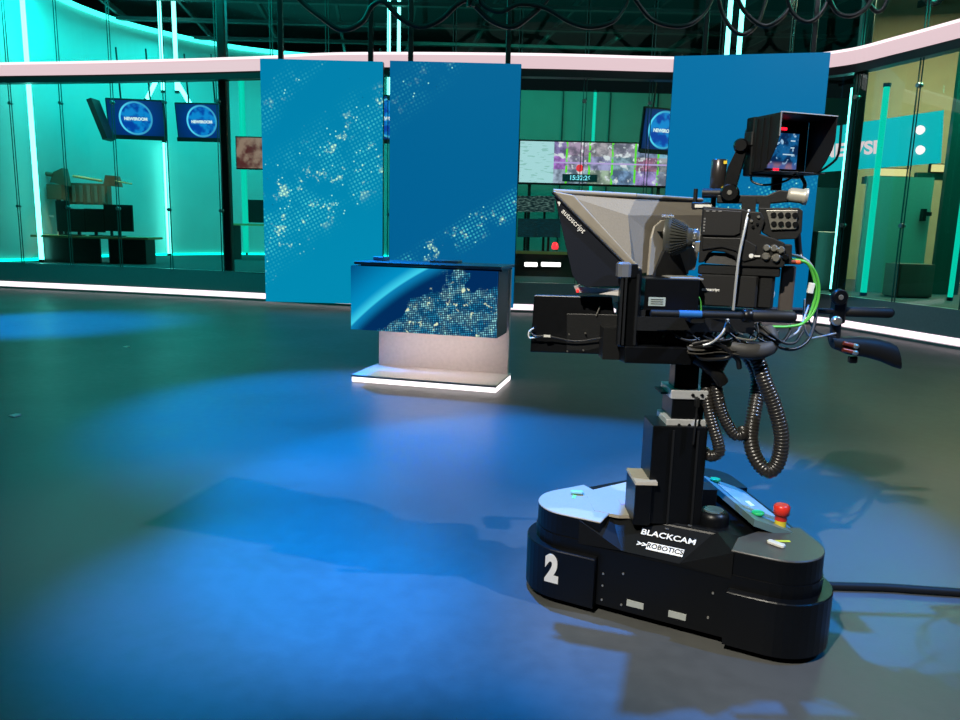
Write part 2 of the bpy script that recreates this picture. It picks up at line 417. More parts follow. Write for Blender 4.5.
vneon(399, 20, 19.5, 4.6, 7.2, 'right tube of the neon pair above the gap between the video panels', r=.04)
vneon(594, 120, 23.6, .56, 5.6, 'neon tube behind the video wall in the middle of the newsroom', TUBE2, .05)
vneon(729, 25, 15.2, 4.6, 7.2, 'left tube of the neon pair above the right video panel', r=.045)
vneon(741, 25, 15.2, 4.6, 7.2, 'right tube of the neon pair above the right video panel', r=.045)
vneon(842, 200, 13.9, .56, 4.1, 'bright neon tube directly left of the right steel column', r=.05)
vneon(874, 200, 13.2, .56, 4.0, 'greenish neon tube directly right of the right steel column', TUBE2, .05)
vneon(951, 290, 12.6, .56, 2.3, 'short neon tube at the right edge behind the glass', TUBE2, .04)

# curved beam-like newsroom furniture at the left -------------------------------------------------
def place(u, v, Y): return at(u, v, Y)
OAK = mat('oak_table_edge', (.55, .38, .16), .45, scale=9)
DWD = mat('dark_desk_panel', (.05, .04, .035), .4)
DY = 17.1
d0 = at(95, 236, DY)
t = thing('workstation_desk', 'newsroom workstation desk with pale wooden top behind the left glass', 'desk', (d0.x, DY, .5))
zt = d0.z
w_ = at(156, 236, DY).x - at(40, 236, DY).x
MB().prism([(d0.x - w_ / 2, DY - .25), (d0.x + w_ * .12, DY - .45), (d0.x + w_ / 2, DY - .25), (d0.x + w_ / 2, DY + .5), (d0.x - w_ / 2, DY + .5)], zt - .05, zt).build('table_top', OAK, t)
MB().box((d0.x - w_ * .18, DY - .1, (zt + .45) / 2), (w_ * .48, .06, zt - .55)).build('front_panel', DWD, t)
MB().box((d0.x - w_ * .41, DY + .15, (zt + .45) / 2), (.06, .55, zt - .55)).build('side_panel', DWD, t)
MB().box((d0.x + w_ * .28, DY + .2, (zt + .45) / 2), (w_ * .32, .5, zt - .55)).build('drawer_unit', DWD, t)
for k, (u0, u1, va, vb, lab) in enumerate([(58, 69, 201, 233, 'narrow upright display at the left end of the newsroom desk'), (70, 84, 209, 233, 'dark monitor on the newsroom desk, second from the left'), (85, 103, 209, 232, 'dark monitor in the middle of the newsroom desk'), (104, 131, 205, 231, 'wide dark monitor at the right of the newsroom desk')]):
    a, b = at(u0, vb, DY), at(u1, va, DY); cx = (a.x + b.x) / 2
    t = thing('desk_monitor', lab, 'monitor', (cx, DY, zt), group='monitors on the newsroom desk')
    MB().box((cx, DY + .02 * k, (max(a.z, zt + .08) + b.z) / 2), (b.x - a.x, .05, b.z - max(a.z, zt + .08))).build('screen', mat('dark_monitor_glass', (.01, .03, .03), .15), t)
    MB().box((cx, DY + .07, (zt + b.z) / 2 - .1), (.06, .05, (b.z - zt) * .7)).build('stand', BLK2, t)
    MB().box((cx, DY + .05, zt + .012), (.22, .18, .02)).build('foot', BLK2, t)
for k, (u, lab) in enumerate([(76, 'keyboard in front of the left desk monitors'), (100, 'keyboard in the middle of the newsroom desk'), (115, 'keyboard near the right end of the newsroom desk')]):
    p = at(u, 236, DY - .15); solo(MB().box((p.x, DY - .15, zt + .012), (.34, .14, .022)), 'keyboard', BLK2, lab, 'keyboard', group='keyboards on the newsroom desk')
# camera rig seen behind the desk
CY = 17.9; c0 = at(58, 190, CY); BRN = mat('brown_lit_camera_metal', (.16, .10, .06), .4)  # warm light is put into the brown base colour
t = thing('studio_camera', 'brownish studio camera on a stand behind the newsroom desk', 'camera', (c0.x, CY, .5))
P_ = lambda u, v: at(u, v, CY)
MB().hull8([P_(50, 182), P_(66, 186), P_(66, 186) + V(0, .25, 0), P_(50, 182) + V(0, .25, 0)], [P_(53, 172), P_(62, 168), P_(62, 168) + V(0, .25, 0), P_(53, 172) + V(0, .25, 0)]).build('camera_head', BRN, t)
MB().box(P_(57, 192), (.34, .25, .34)).build('lens_block', BRN, t)
MB().cyl(P_(43, 173), P_(53, 175), .05).build('eyepiece', BRN, t)
MB().cyl(V(c0.x, CY, .5), V(c0.x, CY, c0.z), .05).build('stand_pole', BLK2, t)
MB().box((c0.x, CY, .53), (.5, .5, .06), ch=.08).build('stand_base', BLK2, t)
MB().box(P_(48, 216), (.3, .05, .05)).build('side_arm', ALU, t)
MB().cyl(P_(73, 176), P_(102, 181), .03).build('boom', OAK, t)
MB().hull8([P_(103, 185), P_(119, 187), P_(119, 187) + V(0, .2, 0), P_(103, 185) + V(0, .2, 0)], [P_(105, 175), P_(116, 176), P_(116, 176) + V(0, .2, 0), P_(105, 175) + V(0, .2, 0)]).build('boom_head', BRN, t)
MB().cyl(P_(115, 181), P_(132, 184), .018).build('boom_tip', OAK, t)
t = thing('equipment_rack', 'low dark rack of slotted equipment above the newsroom desk monitors', 'rack', (P_(88, 204).x, CY + .4, .5))
a, b = at(66, 204, CY + .4), at(109, 184, CY + .4)
MB().box(((a.x + b.x) / 2, CY + .4, (a.z + b.z) / 2), (b.x - a.x, .2, b.z - a.z)).build('rack_case', BRN, t)
for q in range(6):
    MB().box((a.x + (q + .5) * (b.x - a.x) / 6, CY + .29, (a.z + b.z) / 2), (.08, .03, b.z - a.z - .1)).build('rack_module', mat('grey_rack_module', (.18, .17, .13), .5), t)
for q in (0, 1): MB().box((a.x + q * (b.x - a.x), CY + .4, (a.z + .5) / 2), (.05, .05, a.z - .5)).build('leg', BLK2, t)

# hanging monitors with globe picture
def globe_mat(name, w, h, cx):
    g = NG(name); dx = g.math('SUBTRACT', g.x, cx); dz = g.math('SUBTRACT', g.z, h * .52)
    d = g.math('SQRT', g.math('ADD', g.math('MULTIPLY', dx, dx), g.math('MULTIPLY', dz, dz)))
    R = h * .40
    col = g.mix(g.step(d, 0, w * .7), srgb(0, 50, 140), srgb(0, 22, 70))
    n = g.noise(g.obj, 4.5, 4.)
    inner = g.mix(g.step(n, .42, .60), srgb(0, 60, 160), srgb(10, 130, 205))
    col = g.mix(g.step(d, R * .93, R, 1., 0.), col, inner)
    ring = g.math('MULTIPLY', g.step(g.math('ABSOLUTE', g.math('SUBTRACT', d, R)), .01, .03, 1., 0.), g.step(dx, -R, 0., 1., .45))
    col = g.mix(ring, col, srgb(90, 220, 255))
    return g.done(col, 1.1)
def hang_mon(u, v, Y, w, h, lab, tiltx, rz, label2=None):
    p = at(u, v, Y)
    t = bpy.data.objects.new('hanging_monitor', None); COL.objects.link(t); t.location = p; t.rotation_euler = (tiltx, 0, rz)
    tag(t, lab, 'monitor', 'hanging monitors with a blue globe'); t['_o'] = V(0, 0, 0)
    MB().box((0, .05, 0), (w, .08, h), ch=.02).build('casing', BLK2, t)
    pn = MB().box((w / 2, 0, h / 2), (w - .08, .02, h - .08)); 
    sc = pn.build('display', globe_mat('globe_picture', w, h, w / 2), t); sc.location = (-w / 2, 0, -h / 2)
    text('caption_line', 'NEWSROOM', h * .10, emis('white_screen_text', (.8, .95, 1), .9), t, (0, -.013, .0), (1, 0, 0), (0, 0, 1), off=.006)
    MB().box((0, -.015, -h * .5 + .03), (w, .03, .10)).build('lower_frame', BLK2, t)
    MB().cyl((-w * .25, .1, 0), (-w * .25, .12, 1.6), .02).build('hanger_rod', BLK2, t)
    MB().cyl((w * .25, .1, 0), (w * .25, .12, 1.6), .02).build('hanger_rod', BLK2, t)
    return t
hang_mon(136, 119, 18.8, 1.35, .92, 'hanging monitor with blue globe, left one of the two at the left', .15, .12)
hang_mon(202, 122, 19.6, 1.35, .92, 'hanging monitor with blue globe, partly behind the left steel column', .15, -.05)
hang_mon(664, 131, 17.0, 1.1, .95, 'hanging monitor with blue globe beside the right video panel', .12, .35)
hang_mon(392, 119, 18.5, 1.2, 1.1, 'hanging monitor glimpsed in the gap between the two video panels', 0, 0)
for (u, v, w, h, rz, lab) in [(104, 120, .12, .95, -.5, 'thin dark panel hanging edge on left of the hanging monitor')]:
    p = at(u - 3, v, 18.3); solo(MB().box(p, (w, .4, h), ry=-.35), 'edge_on_monitor', BLK2, lab, 'monitor')
p = at(251, 153, 20.5)
t = thing('wall_screen', 'small reddish picture screen on the wall left of the left video panel', 'screen', (p.x, p.y, p.z - .4))
g = NG('reddish_picture'); col = g.mix(g.step(g.noise(g.obj, 3., 4.), .4, .6), srgb(110, 40, 40), srgb(190, 150, 130))
MB().box(p, (.75, .06, .78)).build('display', g.done(col, .6), t)
MB().box(p + V(0, .06, 0), (.82, .06, .85)).build('casing', BLK2, t)
p = at(262, 225, 20.5)
t = thing('side_desk', 'dark desk with a screen just left of the left video panel', 'desk', (p.x, 20.5, .5))
MB().box((p.x, 20.5, p.z), (1.6, .8, .05)).build('table_top', OAK, t)
for q in (-.7, .7): MB().box((p.x + q, 20.5, (p.z + .5) / 2), (.06, .6, p.z - .5)).build('leg', BLK2, t)
solo(MB().box((p.x + .1, 20.5, p.z + .36), (.9, .06, .6)), 'desk_screen', mat('dark_monitor_glass', (.01, .03, .03), .15), 'dark screen on the side desk left of the left video panel', 'monitor')

# video wall in the middle of the newsroom
VY = 21.0; a, b = at(519, 182, VY), at(674, 145, VY); W_, H_ = b.x - a.x, b.z - a.z
t = thing('video_wall', 'wide multiview video wall of many small pictures in the newsroom', 'video wall', (a.x, VY, a.z))
g = NG('multiview_picture'); cw = .36; chh = .36
fx, fz = g.math('DIVIDE', g.x, .62), g.math('DIVIDE', g.z, .36)
cell = g.xyz(g.math('FLOOR', fx), g.math('FLOOR', fz)); wn_ = g.white(cell)
base = g.mix(.55, wn_[1], (.55, .35, .7, 1))
nz = g.noise(g.obj, 3.6, 4., .6)
col = g.mix(g.step(nz, .38, .66), g.mix(.75, base, (.03, .03, .06, 1)), base)
col = g.mix(g.step(g.noise(g.obj, 5., 3.), .56, .66), col, (.9, .85, .9, 1))
frx = g.math('SUBTRACT', fx, g.math('FLOOR', fx))
col = g.mix(g.math('MULTIPLY', g.math('LESS_THAN', frx, .09), g.step(g.noise(g.obj, 9., 2.), .4, .5)), col, srgb(110, 240, 40))
col = g.mix(g.math('LESS_THAN', g.math('ABSOLUTE', g.math('SUBTRACT', g.z, H_ * .5)), .02), col, (.6, .4, .8, 1))
lst = g.mix(g.math('MULTIPLY', g.step(g.noise(g.xyz(g.math('MULTIPLY', g.x, 3.), g.math('MULTIPLY', g.z, 14.)), 1.2, 1.), .58, .63), .35), srgb(190, 230, 235), srgb(60, 150, 110))
col = g.mix(g.math('LESS_THAN', g.x, .92), col, lst)
dsp = MB().box((W_ / 2, 0, H_ / 2), (W_, .08, H_)); dsp.v = [p + V(a.x, VY, a.z) for p in dsp.v]; dsp.build('display', g.done(col, .9), t)
MB().box((a.x + W_ / 2, VY + .12, a.z + H_ / 2), (W_ + .1, .14, H_ + .1)).build('rear_frame', BLK2, t)
pc = at(580, 178, VY - .1)
MB().box((pc.x, VY - .05, pc.z), (.95, .03, .2)).build('clock_field', mat('dark_clock_field', (.0, .05, .07), .4), t)
text('clock_digits', '15:32:26', .17, emis('cyan_digits', (.25, .85, 1), 1.1), t, (pc.x, VY - .075, pc.z), (1, 0, 0), (0, 0, 1), off=.004)
pc = at(580, 168, VY - .1)
MB().rev((pc.x, VY - .05, pc.z), (pc.x, VY - .08, pc.z), [(0, .10), (.03, .09)], 16).build('red_disc', emis('red_screen_patch', (1, .03, .05), .9), t)
for q in (.3, W_ - .3): MB().box((a.x + q, VY + .2, (a.z + .5) / 2), (.08, .08, a.z - .5)).build('support_post', BLK2, t)
# control desk under the video wall
p = at(560, 216, 17.5); 
t = thing('control_desk', 'long dark control desk with a gold front edge below the video wall', 'desk', (p.x, 17.5, .5))
GOLD = mat('gold_edge_strip', (.75, .55, .2), .35, metal=.3)
zt = at(545, 253, 16.2).z
MB().box((p.x + .4, 16.4, (zt + .5) / 2), (4.2, .1, zt - .5)).build('front_panel', DWD, t)
MB().box((p.x + .4, 16.7, zt), (4.3, .8, .05)).build('table_top', mat('dark_table_top', (.04, .04, .04), .3), t)
MB().box((p.x + .4, 16.28, zt), (4.3, .03, .06)).build('edge_strip', GOLD, t)
for k, (u, v, w, h) in enumerate([(526, 204, .42, .34), (545, 204, .42, .34), (529, 228, .5, .4), (549, 228, .5, .4)]):
    p = at(u, v, 16.75); g = NG('busy_desk_picture')
    col = g.mix(g.step(g.noise(g.xyz(g.math('MULTIPLY', g.x, 5.), g.math('MULTIPLY', g.z, 22.)), 2., 2.), .42, .8), srgb(20, 50, 55), srgb(150, 185, 175) if k < 2 else srgb(10, 80, 95))
    t = thing('desk_display', ['small list display at the left above the control desk', 'small list display right beside it above the control desk', 'dim display standing on the control desk, left one', 'dim display standing on the control desk, right one'][k], 'monitor', (p.x, 16.75, zt + .02))
    MB().box(p, (w, .05, h)).build('display', g.done(col, .5), t)
    MB().box((p.x, 16.8, (zt + p.z) / 2), (.05, .05, p.z - zt)).build('stand', BLK2, t)
p = at(555, 246, 16.5); solo(MB().rev(p - V(0, 0, .07), p + V(0, 0, .08), [(0, .06), (.05, .075), (.12, .06), (.15, .03)], 14), 'tally_lamp', emis('red_tally', (1, .02, .03), 2.5), 'small red warning lamp on the control desk', 'lamp')
LAMPW = emis('warm_white_lamp', (1, .88, .85), 3.0)
for (u, w, lab) in [(531, .28, 'left glowing white lamp under the control desk edge'), (551, .42, 'right glowing white lamp under the control desk edge')]:
    p = at(u, 264.5, 16.25); t = thing('strip_lamp', lab, 'lamp', (p.x, 16.3, p.z - .05), group='white lamps under the control desk')
    MB().box((p.x, 16.27, p.z), (w, .05, .09), ch=.015).build('glowing_cover', LAMPW, t)
    MB().box((p.x, 16.31, p.z), (w + .06, .04, .13)).build('housing', BLK2, t)

# right side of the newsroom: reflected banner, door, cabinet
BY = 15.2
a, b, c_, d_ = at(822, 172, BY), at(941, 163, BY - .6), at(944, 110, BY - .6), at(822, 128, BY)
t = thing('banner_reflection', 'reflection of a slanted cyan banner, built as a panel, with pink-white capital letters behind the right glass', 'banner', (a.x, BY, a.z))  # glowing panel stands in for a banner reflected in the glass
MB().slab([a, b, c_, d_], (0, .08, 0)).build('banner_panel', emis('cyan_reflection_panel', (.0, .62, .68), .75), t)
xa = (b - a).normalized()
text('banner_letters', 'NEWSE', .33, emis('pink_white_letters', (1, .72, .76), .9), t, at(850, 150, BY - .25) + V(0, -.04, 0), xa, (0, 0, 1), off=.012, ext=.005)
for v in (130, 150):
    p = at(920, v, BY - .62); MB().rev(p, p + V(0, -.05, 0), [(0, .085), (.05, .07)], 18).build('round_dot', emis('pink_white_dot', (1, .8, .82), 1.4), t)
for k, (u0, u1, v, lab) in enumerate([(879, 908, 172, 'yellow light strip above the grey glass door, left one'), (932, 953, 168, 'yellow light strip above the grey glass door, right one')]):
    p, q = at(u0, v, 14.6), at(u1, v, 14.6); t = thing('light_strip', lab, 'lamp', (p.x, 14.6, p.z - .1))
    MB().box(((p.x + q.x) / 2, 14.6, p.z), (q.x - p.x, .05, .13)).build('glowing_cover', emis('yellow_strip_glow', (1, .85, .35), .9), t)
    MB().box(((p.x + q.x) / 2, 14.65, p.z), (q.x - p.x + .06, .05, .17)).build('housing', BLK2, t)
    struct('trim_%d' % (30 + k), MB().box(((p.x + q.x) / 2, 14.66, p.z - .15), (q.x - p.x + .5, .12, .13)), mat('dark_green_frame', (.01, .09, .07), .35))
a, b = at(868, 176, 14.2), at(934, 176, 14.2); bb = at(930, 296, 14.2)
D1 = MB().box(((a.x + b.x) / 2, 14.2, (a.z + .5) / 2), (b.x - a.x, .06, a.z - .5)).build('door_1', mat('grey_green_door', (.36, .42, .33), .4, spec=.6)); D1['kind'] = 'structure'
p = at(926, 214, 14.1); MB().box((p.x, 14.1, p.z), (.16, .1, .07)).box((p.x - .06, 14.08, p.z - .02), (.06, .1, .22)).build('door_handle', BLK2, D1)
p = at(935, 214, 14.2); dk = MB().box((p.x + .28, 14.1, (p.z + 3) / 2 + .2), (.5, .1, 4.8)); struct('trim_20', dk, mat('dark_green_frame', (.01, .09, .07), .35))
p = at(907, 290, 13.2); t = thing('low_cabinet', 'low brown cabinet standing behind the right glass', 'cabinet', (p.x, 13.2, .5))
MB().box((p.x, 13.2, .5 + .3), (.62, .45, .56)).build('body', mat('brown_cabinet_board', (.2, .13, .1), .5), t)
MB().box((p.x, 12.96, .5 + .3), (.56, .02, .5)).build('door', mat('brown_cabinet_board', (.2, .13, .1), .5), t)
MB().box((p.x, 13.2, .51), (.56, .4, .03)).build('plinth', BLK2, t)
p = at(815, 250, 14.6); q = at(800, 187, 14.6); struct('door_2', MB().box((p.x, 14.6, (q.z + .5) / 2), (1.0, .08, q.z - .5)), mat('dark_door_frame', (.02, .03, .03), .4))
p = at(822, 262, 14.4); solo(MB().box((p.x, 14.4, .5 + .55), (.42, .3, 1.1), ch=.02), 'dark_locker', DWD, 'dark locker behind the glass, right of the right video panel', 'locker')

# newsroom lights (unseen area lamps added to colour and brighten its walls)
def area(name, loc, sx, sy, col, e, rot=(0, 0, 0)):
    l = bpy.data.lights.new(name, 'AREA'); l.shape = 'RECTANGLE'; l.size = sx; l.size_y = sy; l.color = col; l.energy = e
    o = bpy.data.objects.new(name, l); COL.objects.link(o); o.location = loc; o.rotation_euler = rot; return o
def spot(name, loc, target, col, e, deg, blend=.2, r=.06):
    l = bpy.data.lights.new(name, 'SPOT'); l.color = col; l.energy = e; l.spot_size = math.radians(deg); l.spot_blend = blend; l.shadow_soft_size = r
    o = bpy.data.objects.new(name, l); COL.objects.link(o); o.location = loc
    o.rotation_euler = (Vector(target) - Vector(loc)).to_track_quat('-Z', 'Y').to_euler(); return o
TL = (.0, .90, .88)
area('newsroom_teal_left', (-9.0, 16.9, 6.3), 3, 1.5, TL, 150, (.35, 0, 0))
area('newsroom_teal_mid', (-6.5, 19.5, 6.3), 5, 4, TL, 270)
area('newsroom_teal_back', (1.5, 20.5, 6.2), 7, 3, (.05, 1., .7), 160, (.4, 0, 0))
area('newsroom_teal_right', (7.8, 12.9, 6.2), 2, 2, (.05, 1., .7), 200)
area('newsroom_warm_right', (9.4, 14.6, 6.6), 2, 1, (1, .85, .5), 330)
area('newsroom_right_edge', (9.8, 11.2, 5.5), 2, 2, (.0, 1., .7), 60)

# ================================================================== VIDEO PANELS in the studio
SIDEM = mat('panel_casing', (.015, .016, .018), .35)
def led_panel(pl_, pr_, z0, z1, m_, lab, poles):
    """pl_, pr_ floor points of left and right edge"""
    a, b = Vector((*pl_, 0)), Vector((*pr_, 0)); w = (b - a).length; ang = math.atan2(b.y - a.y, b.x - a.x)
    fr = Frame((a.x, a.y, z0), math.degrees(ang))
    t = thing('video_panel', lab, 'video panel', (0, 0, 0), fr, 'tall video panels at the back of the studio')
    MB().box((w / 2, -.01, (z1 - z0) / 2), (w, .03, z1 - z0)).build('display', m_, t)
    MB().box((w / 2, .066, (z1 - z0) / 2), (w + .01, .12, z1 - z0)).build('casing', SIDEM, t)
    for px_ in poles:
        solo(MB().box((px_ * w, .14, (7.45 + z1) / 2 - z0 - .1), (.085, .085, 7.5 - z1 + .2), ch=.01), 'suspension_pole', COLM,
             poles[px_], 'pole', fr, group='poles the video panels hang from')
    return t
S1 = led_mat('world_map_dots_left', srgb(0, 128, 172), srgb(0, 138, 178), 3.1, [(1.35, .75, 1.25, 1.), (3.1, 1.2, .5, .45)], .575, 4.1)
S2 = led_mat('world_map_dots_middle', srgb(0, 100, 150), srgb(0, 96, 148), 11.7, [(.45, .62, .38, 1.), (3.3, .9, .6, .35)], .565, 4.1)
S3 = led_mat('world_map_dots_right', srgb(0, 112, 165), srgb(0, 108, 160), 23.2, [(1.25, .3, .55, .8)], .66, 4.1)
led_panel((-3.80, 13.2), (-1.75, 13.2), .13, 4.19, S1, 'tall video panel at the left with many glowing white dots', {.15: 'pole above the left corner of the left video panel', .89: 'pole above the right corner of the left video panel'})
led_panel((-1.63, 13.2), (.56, 13.2), .13, 4.21, S2, 'tall video panel in the middle, directly behind the presenter desk', {.15: 'pole above the left corner of the middle video panel', .90: 'pole above the right corner of the middle video panel'})
led_panel((3.13, 13.3), (5.50, 12.75), .25, 4.42, S3, 'tall video panel at the right, behind the camera viewfinder', {.2: 'pole above the left corner of the right video panel', .90: 'pole above the right corner of the right video panel'})

# draped black cables at the top
def drape(pts, Y, lab, r=.032):
    q = [at(u, v, Y + .05 * math.sin(i * 1.7)) for i, (u, v) in enumerate(pts)]
    mb = MB().tube(q, r, 8, 8); o = solo(mb, 'hanging_cable', CABM, lab, 'cable', group='black cables draped under the studio ceiling'); return o
drape([(283, -22), (300, 0), (322, 18), (342, 30), (362, 22), (372, 6), (384, 2), (400, 18), (420, 27), (440, 20), (458, 4), (470, 2), (490, 20), (512, 27), (530, 16), (545, 2), (555, -14)], 13.0, 'long black cable drooping in waves above the left and middle video panels', .042)
drape([(478, -15), (482, 4), (500, 12), (520, 4), (545, 8), (570, 22), (590, 27), (612, 22), (624, 8), (632, -12)], 12.9, 'black cable loop above the gap right of the middle video panel', .038)
drape([(630, -8), (650, 18), (672, 26), (690, 24), (705, 12), (716, -10)], 12.9, 'black cable drooping left of the right video panel pole', .036)
drape([(716, -12), (722, 12), (733, 30), (745, 34), (758, 22), (768, -8)], 12.7, 'black cable sagging lowest beside the twin neon tubes', .036)
drape([(733, -12), (745, 12), (765, 26), (785, 14), (796, -10)], 12.6, 'black cable crossing above the right video panel', .036)
drape([(785, -14), (792, 12), (808, 22), (822, 12), (832, -10)], 12.5, 'black cable loop in front of the right suspension pole', .036)
drape([(826, -12), (835, 10), (850, 16), (866, 8), (878, -12)], 12.4, 'small black cable loop right of the right suspension pole', .036)
drape([(862, -12), (872, 8), (882, 10), (892, -12)], 12.4, 'tight black cable loop near the right end of the ceiling cables', .036)
drape([(918, -14), (928, 1), (938, 2), (950, -14)], 12.4, 'black cable end showing at the top right corner', .05)
for u in (468, 473):
    p = at(u, 20, 12.9); solo(MB().tube([(p.x, p.y, 7.4), (p.x + .02, p.y, 6), (p.x, p.y, p.z + .2)], .03, 8), 'hanging_cable', CABM, 'short straight cable dropping left of the middle panel pole' if u == 468 else 'short straight cable dropping nearest the middle panel pole', 'cable', group='black cables draped under the studio ceiling')

# ================================================================== PRESENTER DESK
dk_a = math.degrees(math.atan2(-.243, .97))                        # x to the right along the front, y away
FD = Frame((.146, 6.742, 0), dk_a)
t = thing('presenter_desk', 'presenter desk with an earth-at-night video front and glowing base plate', 'desk', (-.68, .3, 0), FD)
LACQ = mat('pale_pink_grey_lacquer', (.60, .54, .52), .35)
DKP = mat('dark_grey_laminate', (.10, .09, .10), .45)
WX0, WX1 = -1.415, .0
g = NG('earth_at_night_picture'); x = g.math('ADD', g.x, 1.415 - .68); z = g.math('ADD', g.z, -.52)
dx = g.math('SUBTRACT', x, 2.2); dz = g.math('SUBTRACT', z, -2.1)
d = g.math('SQRT', g.math('ADD', g.math('MULTIPLY', dx, dx), g.math('MULTIPLY', dz, dz)))
dd = g.math('SUBTRACT', d, 3.063)
sky = g.mix(g.step(dd, 0., .55), srgb(0, 150, 205), srgb(0, 62, 118))
sky = g.mix(g.math('MULTIPLY', g.step(dd, 0., .10, 1., 0.), .8), sky, srgb(70, 225, 250))
n = g.noise(g.xyz(g.math('ADD', x, 4.3), g.math('ADD', z, g.math('MULTIPLY', x, -.25))), 2.3, 5., .6)
n = g.math('ADD', n, g.step(g.math('SUBTRACT', z, g.math('MULTIPLY', x, .42)), -.45, .25, .16, -.13))
land = g.step(n, .46, .50); sea = srgb(0, 45, 95)
ear = g.mix(land, sea, srgb(5, 48, 88))
mk, cell = dots(g, x, z, .020, .12, .38)
bright = g.step(g.noise(g.xyz(x, z), 9., 4., .6), .42, .66)
lights = g.math('MULTIPLY', mk, g.math('MULTIPLY', land, g.step(g.white(cell)[0], .15, 1., .25, 1.)))
ear = g.mix(lights, ear, g.mix(bright, srgb(40, 150, 190), srgb(175, 250, 245)))
hot = g.math('MULTIPLY', g.step(g.noise(g.xyz(x, z), 15., 3., .6), .61, .68), land)
ear = g.mix(hot, ear, srgb(225, 240, 200))
ear = g.mix(g.step(dd, -.12, 0.), ear, srgb(10, 130, 185))
col = g.mix(g.step(dd, -.01, .01), ear, sky)
MB().box(((WX0 + WX1) / 2, -.015, .822), (WX1 - WX0, .02, .60)).build('video_front', g.done(col, .95, .2), t)
MB().box(((WX0 + WX1) / 2 + .002, .20, .822), (WX1 - WX0 + .004, .40, .605)).build('cabinet_body', DKP, t)
MB().box(((WX0 + WX1) / 2 + .03, .27, 1.15), (WX1 - WX0 + .0, .58, .028), ch=.006).build('desk_top', mat('blue_black_gloss_top', (.10, .12, .14), .25, spec=.7), t)
MB().box(((WX0 + WX1) / 2 + .06, .22, 1.13), (WX1 - WX0 - .06, .44, .02)).build('top_gap_strip', BLK, t)
MB().box((-.70, .63, .60), (1.37, .05, 1.08)).build('back_panel', LACQ, t)
MB().box((-.715, .35, .064), (1.44, .66, .018)).build('foot_plate', LACQ, t, .004)
MB().box((-.715, .35, .028), (1.43, .65, .044)).build('light_strip', emis('white_plinth_glow', (1, .9, .92), 2.0), t)
MB().box((-.70, .3, .512), (1.2, .06, .012)).build('under_light', emis('warm_white_underlight', (1, .86, .8), 21.), t)
MB().box((-.715, .017, .0645), (1.44, .006, .021)).build('front_lip', ALU, t)
for (x_, y_, w, dd_, h, lab) in [(-1.27, .38, .12, .14, .035, 'small low box at the left end of the desk top'), (-.62, .42, .28, .16, .022, 'flat tablet lying in the middle of the desk top')]:
    solo(MB().box((x_, y_, 1.164 + h / 2), (w, dd_, h), ch=.006), 'desk_tablet' if w > .2 else 'small_box', mat('blue_grey_plastic', (.2, .25, .3), .3), lab, 'tablet' if w > .2 else 'box', FD)

# litter on the floor
for (u, v, w, lab) in [(14, 416, .045, 'small white paper scrap on the floor at the far left'), (126, 347, .04, 'tiny white paper scrap on the floor left of the desk')]:
    p = floor_at(u, v); solo(MB().add([(p.x - w, p.y, .004), (p.x + w * .6, p.y - w, .006), (p.x + w, p.y + w * .4, .014), (p.x - w * .3, p.y + w, .008), (p.x - w, p.y, .001), (p.x + w * .6, p.y - w, .001), (p.x + w, p.y + w * .4, .001), (p.x - w * .3, p.y + w, .001)], [(0, 1, 2, 3), (7, 6, 5, 4), (0, 4, 5, 1), (1, 5, 6, 2), (2, 6, 7, 3), (3, 7, 4, 0)]), 'paper_scrap', WHT, lab, 'paper')

# ================================================================== ROBOTIC PEDESTAL
O = V(.80, 2.93, 0)
FB = Frame(O, 153.5); FC = Frame(O, 180); FK = Frame(O, 160)
R_BC = FB.M.inverted() @ FC.M                                       # column frame -> base frame
ped = thing('robotic_camera_pedestal', 'black robotic camera pedestal on a rounded triangular base numbered 2', 'camera pedestal', (0, 0, 0), FB)
C1, C2, C3 = V(.372, .105, 0), V(-.425, .125, 0), V(-.03, -.50, 0)
def arc(c, a0, a1, r, n=9): return [(c.x + r * math.cos(a0 + (a1 - a0) * i / n), c.y + r * math.sin(a0 + (a1 - a0) * i / n)) for i in range(n + 1)]
def nang(a, b):                                                     # outward normal angle of side a->b (counter-clockwise outline)
    d = b - a; return math.atan2(-d.x, d.y)
ccw = [C1, C2, C3]
def fix(a0, a1):
    while a1 < a0: a1 += 2 * PI
    return a0, a1
def rtri(r):
    out = []
    for i in range(3):
        p, c, n = ccw[i - 1], ccw[i], ccw[(i + 1) % 3]
        out += arc(c, *fix(nang(p, c), nang(c, n)), r)
    return out
MB().prism(rtri(.163), .035, .285).build('lower_body', BLK, ped)
MB().prism(rtri(.12), .012, .04).build('undercarriage', BLK2, ped)
up = [p for p in rtri(.15) if True]
up = [(x, min(y, .13)) for x, y in up]
MB().prism(up, .285, .368, .006).build('upper_body', BLK, ped)
